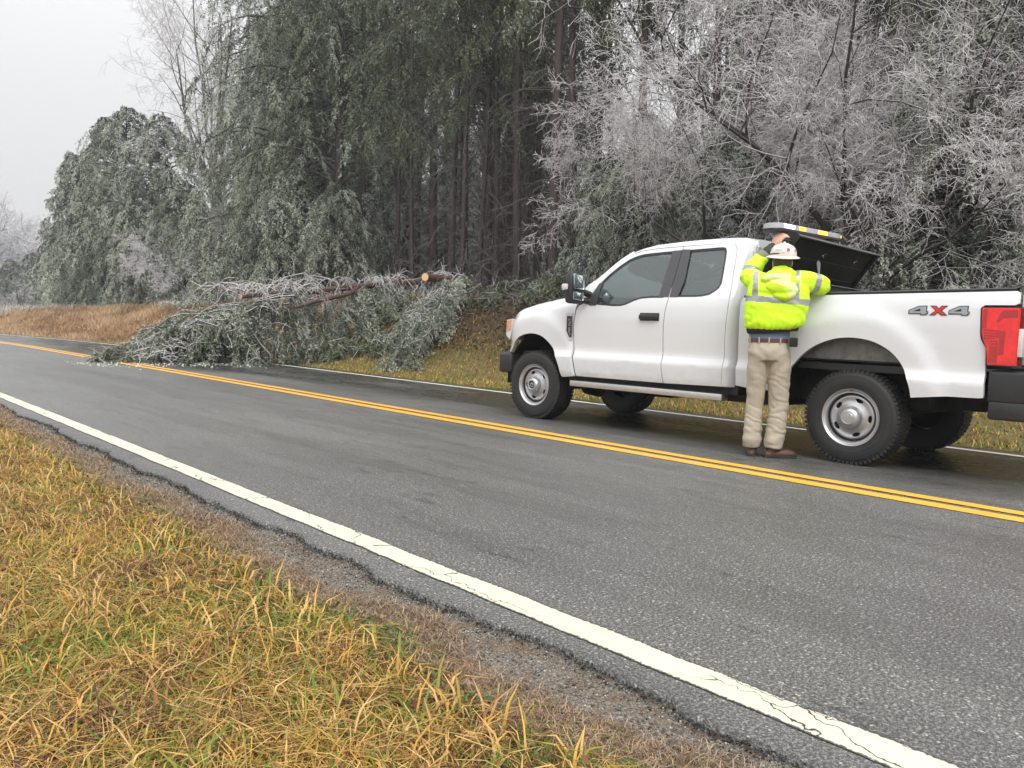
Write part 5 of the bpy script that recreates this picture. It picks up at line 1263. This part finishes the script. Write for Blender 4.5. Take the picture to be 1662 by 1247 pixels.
for k in range(26):    # heap at the foot of the bank
    c_ = np.array([rng.uniform(11.0, 13.0), 0, 0]); c_[1] = 15.1+(c_[0]-11)*.75+rng.normal()*.3; e_ = gpt(c_[0]-.5-rng.random()*.6, c_[1]-.5*rng.random(), .08)
    p0 = gpt(c_[0]+.4, c_[1]+.4, .55+.5*rng.random()); limb(p0, e_, .22, .014, (KF, 34), frost=.13)
for k in range(7): limb(Q_[1]+rng.normal(size=3)*.1+[.1, 0, -.1], gpt(12.6+rng.normal()*.4, 16.5, .7), .15, .02, (KF, 18), frost=.06)
for k in range(44):    # greener boughs lying on the bank
    x = rng.uniform(9.9, 15.0); e_ = gpt(x, rng.uniform(16.6, 19.5) if x < 13 else rng.uniform(13.2, 18), .12); limb(e_+np.array([rng.uniform(.2, 1.), rng.uniform(-.3, .6), rng.uniform(.1, .5)]), e_, .15, .012, (KB, 26), frost=-.06)
for k in range(52):    # bare frosted twigs curling above the trunk
    f = rng.random(); k0 = int(f*4.99); q = P[k0]*(1-(f*5-k0))+P[k0+1]*(f*5-k0) if f < .82 else Q_[0]+(Q_[2]-Q_[0])*rng.random()
    az = rng.random()*6.28; ln = rng.uniform(.45, 1.35); s_ = np.linspace(0, 1, 9)
    b_ = np.stack([q[0]+np.cos(az)*ln*s_*1.1-.2*s_, q[1]+np.sin(az)*ln*s_, q[2]+ln*(.95*s_-1.25*s_**2.4)], -1); b_[1:] += np.cumsum(rng.normal(size=(8, 3))*.028, 0)
    S2.extend(tube_np(b_, np.linspace(.016, .005, 9), .62))
    for m_ in range(7):
        k = 2+int(rng.random()*6); c_ = b_[k]; d = unit(b_[k+0]-b_[k-1]+rng.normal(size=3)*.6); pr = c_
        for j in range(4):
            d = unit(d+rng.normal(size=3)*.3+np.array([0, 0, -.22])); nx_ = pr+d*ln*.10; S2.append((pr, nx_, .0075-.001*j, .0065-.001*j, .85)); pr = nx_
Bk = [wp(478, 500, 17.9), wp(510, 490, 18.1), wp(565, 478, 18.8), wp(580, 468, 19.1)]
bm = bmesh.new(); tube_bm(bm, [tuple(p) for p in Bk], [.035, .05, .06, .07], 9); bmobj('broken_limb', bm, m_bark_red, ft)
bm = bmesh.new(); Bk = [wp(716, 470, 17.2), wp(722, 500, 16.9), wp(738, 528, 16.6), wp(735, 548, 16.4)]; tube_bm(bm, [tuple(p) for p in Bk], [.05, .045, .04, .02], 9); bmobj('hanging_limb', bm, m_bark, lt)
for k in range(330):   # pale twigs showing through the needles
    if k < 230: x = rng.uniform(5.8, 9.6); p = gpt(x, 18.3+rng.normal()*.4, .1+(.25+.26*(x-5.8))*rng.random())
    else: x = rng.uniform(11, 13); p = gpt(x, 15+(x-11)*.75, .15+.6*rng.random())
    d = unit(rng.normal(size=3)+np.array([-.4, -.2, .1])); l_ = .12+.22*rng.random()
    for j in range(4): q = p+d*l_*.4; S2.append((p, q, .007, .006, .8)); p = q; d = unit(d+rng.normal(size=3)*.35+np.array([0, 0, -.15]))
link('branches', segs_to('branches', S2, 4, m_twig), ft)
V, Qd, fr = join_k(KF); V = V.reshape(-1, 4, 3)
zc = V.mean(1); gzv = ground_z(zc[:, 0]-curve(zc[:, 1]), zc[:, 1])+.015; lift = np.maximum(0, gzv-V[:, :, 2].min(1)); V[:, :, 2] += lift[:, None]
link('needles', npmesh('needles', V, quads=Qd, mats=[m_fallen], fattr={'fr': np.clip(fr, 0, 1)}), ft)
V, Qd, fr = join_k(KB); V = V.reshape(-1, 4, 3); zc = V.mean(1); gzv = ground_z(zc[:, 0]-curve(zc[:, 1]), zc[:, 1])+.015; lift = np.maximum(0, gzv-V[:, :, 2].min(1)); V[:, :, 2] += lift[:, None]
link('green_needles', npmesh('green_needles', V, quads=Qd, mats=[m_pine], fattr={'fr': np.clip(fr, 0, 1)}), ft)
# ================================================================ GRASS, STRAW, LITTER, STONES
def blades(x, y, ln, wd, lean, gc, xoff=True, nseg=3):
    n = len(x); z = ground_z(x, y); base = np.stack([x+(curve(y) if xoff else 0), y, z-.004], -1); az = rng.random(n)*6.283
    hd = np.stack([np.cos(az), np.sin(az), np.zeros(n)], -1); sd = np.stack([-np.sin(az), np.cos(az), np.zeros(n)], -1)
    rings = []; p = base.copy(); th = lean*.35
    for k in range(nseg+1):
        w_ = wd*(1-(k/nseg)**1.5*.85)/2
        rings.append(np.stack([p-sd*w_[:, None], p+sd*w_[:, None]], 1))
        p = p+(hd*np.sin(th)[:, None]+np.array([0, 0, 1.])*np.cos(th)[:, None])*(ln/nseg)[:, None]; th = np.minimum(th+lean*.55, 1.9)
    V = np.stack(rings, 1); V[..., 2] = np.maximum(V[..., 2], (z+.003)[:, None, None])
    V = V.reshape(n, -1, 3); k = np.arange(nseg)*2; q = np.stack([k, k+1, k+3, k+2], -1)[None]+(np.arange(n)*(nseg+1)*2)[:, None, None]
    return V.reshape(-1, 3), q.reshape(-1, 4), np.repeat(gc, nseg)
def grass_mat(name, stops, rough=.6):
    m, nt, b = newmat(name); f = attr(nt, 'gc').outputs['Fac']
    c = ramp(nt, f, stops); nt.links.new(c, b.inputs['Base Color']); b.inputs['Roughness'].default_value = rough; b.inputs['Specular IOR Level'].default_value = .3
    tl = N(nt, 'ShaderNodeBsdfTranslucent'); nt.links.new(c, tl.inputs[0]); mx = N(nt, 'ShaderNodeMixShader'); mx.inputs[0].default_value = .25
    nt.links.new(b.outputs[0], mx.inputs[1]); nt.links.new(tl.outputs[0], mx.inputs[2]); nt.links.new(mx.outputs[0], [n for n in nt.nodes if n.type == 'OUTPUT_MATERIAL'][0].inputs[0]); return m
m_grass = grass_mat('winter_grass', [(0, (.045, .10, .018)), (.22, (.15, .23, .035)), (.42, (.34, .24, .045)), (.56, (.60, .34, .07)), (.72, (.70, .48, .20)), (.84, (.34, .16, .06)), (1, (.08, .04, .025))])
m_straw = grass_mat('straw_grass', [(0, (.19, .12, .065)), (.5, (.42, .28, .16)), (1, (.62, .48, .32))])
def mk(name, parts, mat, kind='stuff'):
    o = 0; V, Q, G = [], [], []
    for v, q, g in parts: V.append(v); Q.append(q+o); G.append(g); o += len(v)
    return tag(link(name, npmesh(name, np.concatenate(V), quads=np.concatenate(Q), mats=[mat], fattr={'gc': np.clip(np.concatenate(G), 0, 1)})), kind=kind)
n = 210000; y = .5+11*rng.random(n)**1.5; x = .17*y-.5+(2.3-.17*y+.5)*rng.random(n)
ge = grass_edge(y); keep = (x < ge) & (rng.random(n) < np.clip(1.5-sstep(ge-.45, ge, x)*1.25, 0, 1)); x, y, ge = x[keep], y[keep], ge[keep]
edge = sstep(ge-.55, ge-.1, x+(fbm(x*5, y*5)-.5)*.4)
pat = fbm(x*1.7, y*1.7); pat2 = fbm(x*7+5, y*7)
gc = .62+(pat2-.5)*.9+rng.normal(size=len(x))*.23+(pat-.5)*.5; green = rng.random(len(x)) < .08+.38*(pat2 < .44)+.15*edge+.15*(pat < .42); gc = np.where(green, .04+.28*rng.random(len(x)), np.clip(gc, .36, 1.))
gc = np.where((rng.random(len(x)) < .55*edge) & ~green, .90+.1*rng.random(len(x)), gc)
ln = (.08+.15*rng.random(len(x)))*(1-.55*edge)*(1+.9*(pat2-.5)); ln = np.where(rng.random(len(x)) < .05, ln*1.5, ln)
lean = 1.4+1.2*rng.random(len(x))+.5*edge; wd = (.0020+.0028*rng.random(len(x))**1.5)*(1+.10*y)
p1 = blades(x, y, ln, wd, lean, gc, False)
n = 90000; x = -4.5+6*rng.random(n); y = -2+22*rng.random(n); p2 = blades(x, y, .07+.12*rng.random(n), .007+.005*rng.random(n), 1.0+1.1*rng.random(n), np.clip(.55+.2*rng.normal(size=n), 0, .9), False, 2)
mk('verge_grass', [p1, p2], m_grass)
# far bank grass
n = 90000; y = -4+27*rng.random(n); x = 9.5+5.6*rng.random(n)**1.0; ok = rng.random(n) < 1.1-.95*sstep(11.2, 13.2, x+.8*(fbm(x, y)-.5)); x, y = x[ok], y[ok]; n = len(x); pp = fbm(x*1.2, y*1.2)
gc = np.where(rng.random(n) < .60+.5*(pp-.5), .10+.27*rng.random(n), .42+.32*rng.random(n)); gc = np.where(rng.random(n) < .10+.6*sstep(13, 14.5, x), .9+.1*rng.random(n), gc)
mk('far_bank_grass', [blades(x, y, .04+.07*rng.random(n), .009+.006*rng.random(n), .8+1.*rng.random(n), gc, True, 2)], m_grass)
n = 110000; y = 18+46*rng.random(n); x = 9.7+8.5*rng.random(n); pp = fbm(x*.9, y*.5+3); ok = (rng.random(n) < sstep(9.6, 10.6, x)+.15) & (rng.random(n) < sstep(18, 24, y)); x, y, pp = x[ok], y[ok], pp[ok]; n = len(x)
mk('straw_grass', [blades(x, y, (.10+.22*rng.random(n))*(.5+pp), .018+.012*rng.random(n), .6+1.1*rng.random(n), .5+(pp-.5)*1.6+.18*rng.normal(size=n), True, 2)], m_straw)
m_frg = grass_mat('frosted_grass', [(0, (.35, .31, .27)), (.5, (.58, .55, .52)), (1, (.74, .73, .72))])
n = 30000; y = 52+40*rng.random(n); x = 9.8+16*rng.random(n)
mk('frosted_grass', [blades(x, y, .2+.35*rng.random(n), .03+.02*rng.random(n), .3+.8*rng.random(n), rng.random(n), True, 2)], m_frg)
# fallen leaves and thatch bits on the near verge
def flakes(name, x, y, size, mat, zup=.02, tilt=.5, asp=.6, kind='stuff', xoff=False, attrn='gc'):
    n = len(x); z = ground_z(x, y)+zup; c_ = np.stack([x+(curve(y) if xoff else 0), y, z], -1); az = rng.random(n)*6.283
    u = np.stack([np.cos(az), np.sin(az), rng.normal(size=n)*tilt*.5], -1); u = unit(u); nn = unit(np.array([0, 0, 1.])+rng.normal(size=(n, 3))*tilt); v = unit(np.cross(nn, u))
    s_ = size[:, None]; m_ = c_+nn*s_*.18
    V = np.stack([c_-u*s_, m_-u*s_*.35+v*s_*asp, m_+u*s_*.35+v*s_*asp*.8, c_+u*s_, m_+u*s_*.35-v*s_*asp, m_-u*s_*.35-v*s_*asp*.9], 1)
    q = np.array([[0, 1, 4, 5], [1, 2, 3, 4]])[None]+(np.arange(n)*6)[:, None, None]; q = np.array([[0, 1, 2, 3], [0, 3, 4, 5]])[None]+(np.arange(n)*6)[:, None, None]
    return tag(link(name, npmesh(name, V.reshape(-1, 3), quads=q.reshape(-1, 4), mats=[mat], fattr={attrn: np.repeat(rng.random(n), 2)})), kind=kind)
m_leafl = grass_mat('dead_leaves', [(0, (.05, .018, .010)), (.5, (.14, .05, .025)), (.8, (.26, .13, .06)), (1, (.42, .30, .14))])
n = 420; y = .6+9*rng.random(n)**1.3; x = grass_edge(y)-.08-np.abs(rng.normal(size=n))*.35
flakes('fallen_leaves', x, y, .008+.014*rng.random(n), m_leafl, .03, .9, .42)
m_weed = grass_mat('broad_weeds', [(0, (.03, .06, .02)), (.6, (.09, .15, .05)), (1, (.20, .20, .08))])
n = 2600; y = .6+9*rng.random(n)**1.3; k = fbm(np.arange(n)*.01, y*3); x = grass_edge(y)-.12-np.abs(rng.normal(size=n))*.22; ok = fbm(x*5+1, y*5) > .5; flakes('ground_weeds', x[ok], y[ok], (.006+.010*rng.random(n))[ok], m_weed, .022, .7)
m_thatch = grass_mat('dead_thatch', [(0, (.10, .06, .04)), (.5, (.27, .18, .11)), (1, (.50, .38, .25))])
n = 26000; y = .5+12*rng.random(n)**1.3; x = grass_edge(y)+.06-np.abs(rng.normal(size=n))*.20+.06*rng.random(n)
mk('dead_thatch', [blades(x, y, .03+.07*rng.random(n), (.0016+.002*rng.random(n))*(1+.1*y), 1.9+.8*rng.random(n), rng.random(n), False, 2)], m_thatch)
m_leafd = grass_mat('dark_dead_leaves', [(0, (.02, .012, .008)), (.6, (.06, .032, .02)), (1, (.13, .085, .045))])
n = 20000; y = 2+20*rng.random(n); x = 11.6+5*rng.random(n); flakes('bank_leaf_litter', x, y, .018+.022*rng.random(n), m_leafd, .03, .6, .6, 'stuff', True)
# loose gravel on the shoulder
m_stone = grass_mat('gravel_stones', [(0, (.05, .048, .045)), (.5, (.17, .16, .145)), (.85, (.33, .31, .28)), (1, (.55, .53, .50))], .8)
n = 26000; y = .6+9*rng.random(n)**1.6; a_ = asph_edge(y); x = a_-.01+(1.68-a_)*rng.random(n)**1.1*(1.15)
s_ = (.0016+.0042*rng.random(n)**2.5)*(1+.05*y); z = ground_z(x, y)
b6 = np.array([[1, 0, 0], [0, 1, 0], [-1, 0, 0], [0, -1, 0], [0, 0, .8], [0, 0, -.8]], float); t8 = np.array([[0, 1, 4], [1, 2, 4], [2, 3, 4], [3, 0, 4], [1, 0, 5], [2, 1, 5], [3, 2, 5], [0, 3, 5]])
V = np.stack([x, y, z+s_*.3], -1)[:, None]+b6[None]*s_[:, None, None]*(.7+.6*rng.random((n, 6, 1)))
tag(link('gravel', npmesh('gravel', V.reshape(-1, 3), tris=(t8[None]+(np.arange(n)*6)[:, None, None]).reshape(-1, 3), mats=[m_stone], fattr={'gc': np.repeat(rng.random(n), 8)})), kind='stuff')
m_crumb = grass_mat('asphalt_crumbs', [(0, (.02, .02, .02)), (.7, (.07, .07, .07)), (1, (.2, .2, .19))], .8)
n = 6000; y = .6+12*rng.random(n)**1.4; x = asph_edge(y)+.012-np.abs(rng.normal(size=n))*.03; s_ = (.0015+.005*rng.random(n)**2)*(1+.04*y); z = np.maximum(ground_z(x, y), -.03+.02*rng.random(n))
V = np.stack([x, y, z+s_*.3], -1)[:, None]+b6[None]*s_[:, None, None]*(.6+.7*rng.random((n, 6, 1)))
tag(link('asphalt_crumbs', npmesh('asphalt_crumbs', V.reshape(-1, 3), tris=(t8[None]+(np.arange(n)*6)[:, None, None]).reshape(-1, 3), mats=[m_crumb], fattr={'gc': np.repeat(rng.random(n), 8)})), kind='stuff')
m_ice = simple('broken_ice', (.62, .66, .60), .3, var=.1)
n = 500; y = 18.2+rng.normal(size=n)*.6; x = 4.6+3.6*rng.random(n); s_ = .006+.02*rng.random(n)**2; z = road_z(x)
V = np.stack([x, y, z+s_*.3], -1)[:, None]+b6[None]*s_[:, None, None]*(.7+.6*rng.random((n, 6, 1)))
tag(link('ice_debris', npmesh('ice_debris', V.reshape(-1, 3), tris=(t8[None]+(np.arange(n)*6)[:, None, None]).reshape(-1, 3), mats=[m_ice])), kind='stuff')
# brush at the forest edge: tangled dead stems
SB = []
for k in range(3600):
    x = 12.6+4.4*rng.random()**.7; y = 2+20*rng.random() if k % 3 else 20+24*rng.random(); x = max(x, 14.3) if y > 21 else x; p = gpt(x+float(curve(y)), y, 0); d = unit(rng.normal(size=3)*[.8, .8, .3]+[0, 0, .7]); ln = .25+.8*rng.random()
    for j in range(4):
        d = unit(d+rng.normal(size=3)*.25+np.array([0, 0, -.28])); q = p+d*ln*.3; SB.append((p, q, .007-.001*j, .006-.001*j, .18+.3*(rng.random() < .25))); p = q
tag(link('forest_brush', segs_to('forest_brush', SB, 3, m_twig)), kind='stuff')
# ================================================================ HAZE
m_hz = bpy.data.materials.new('fog'); m_hz.use_nodes = True; nt = m_hz.node_tree; nt.nodes.clear(); out = N(nt, 'ShaderNodeOutputMaterial'); pv = N(nt, 'ShaderNodeVolumePrincipled')
pv.inputs['Color'].default_value = (.93, .94, .96, 1); pv.inputs['Density'].default_value = .0013; pv.inputs['Anisotropy'].default_value = .2
nt.links.new(pv.outputs[0], out.inputs['Volume'])
bm = bmesh.new(); bbox(bm, -430, 470, -350, 470, -330, 26); o = bmobj('haze', bm, m_hz, None, False); tag(o, kind='stuff')
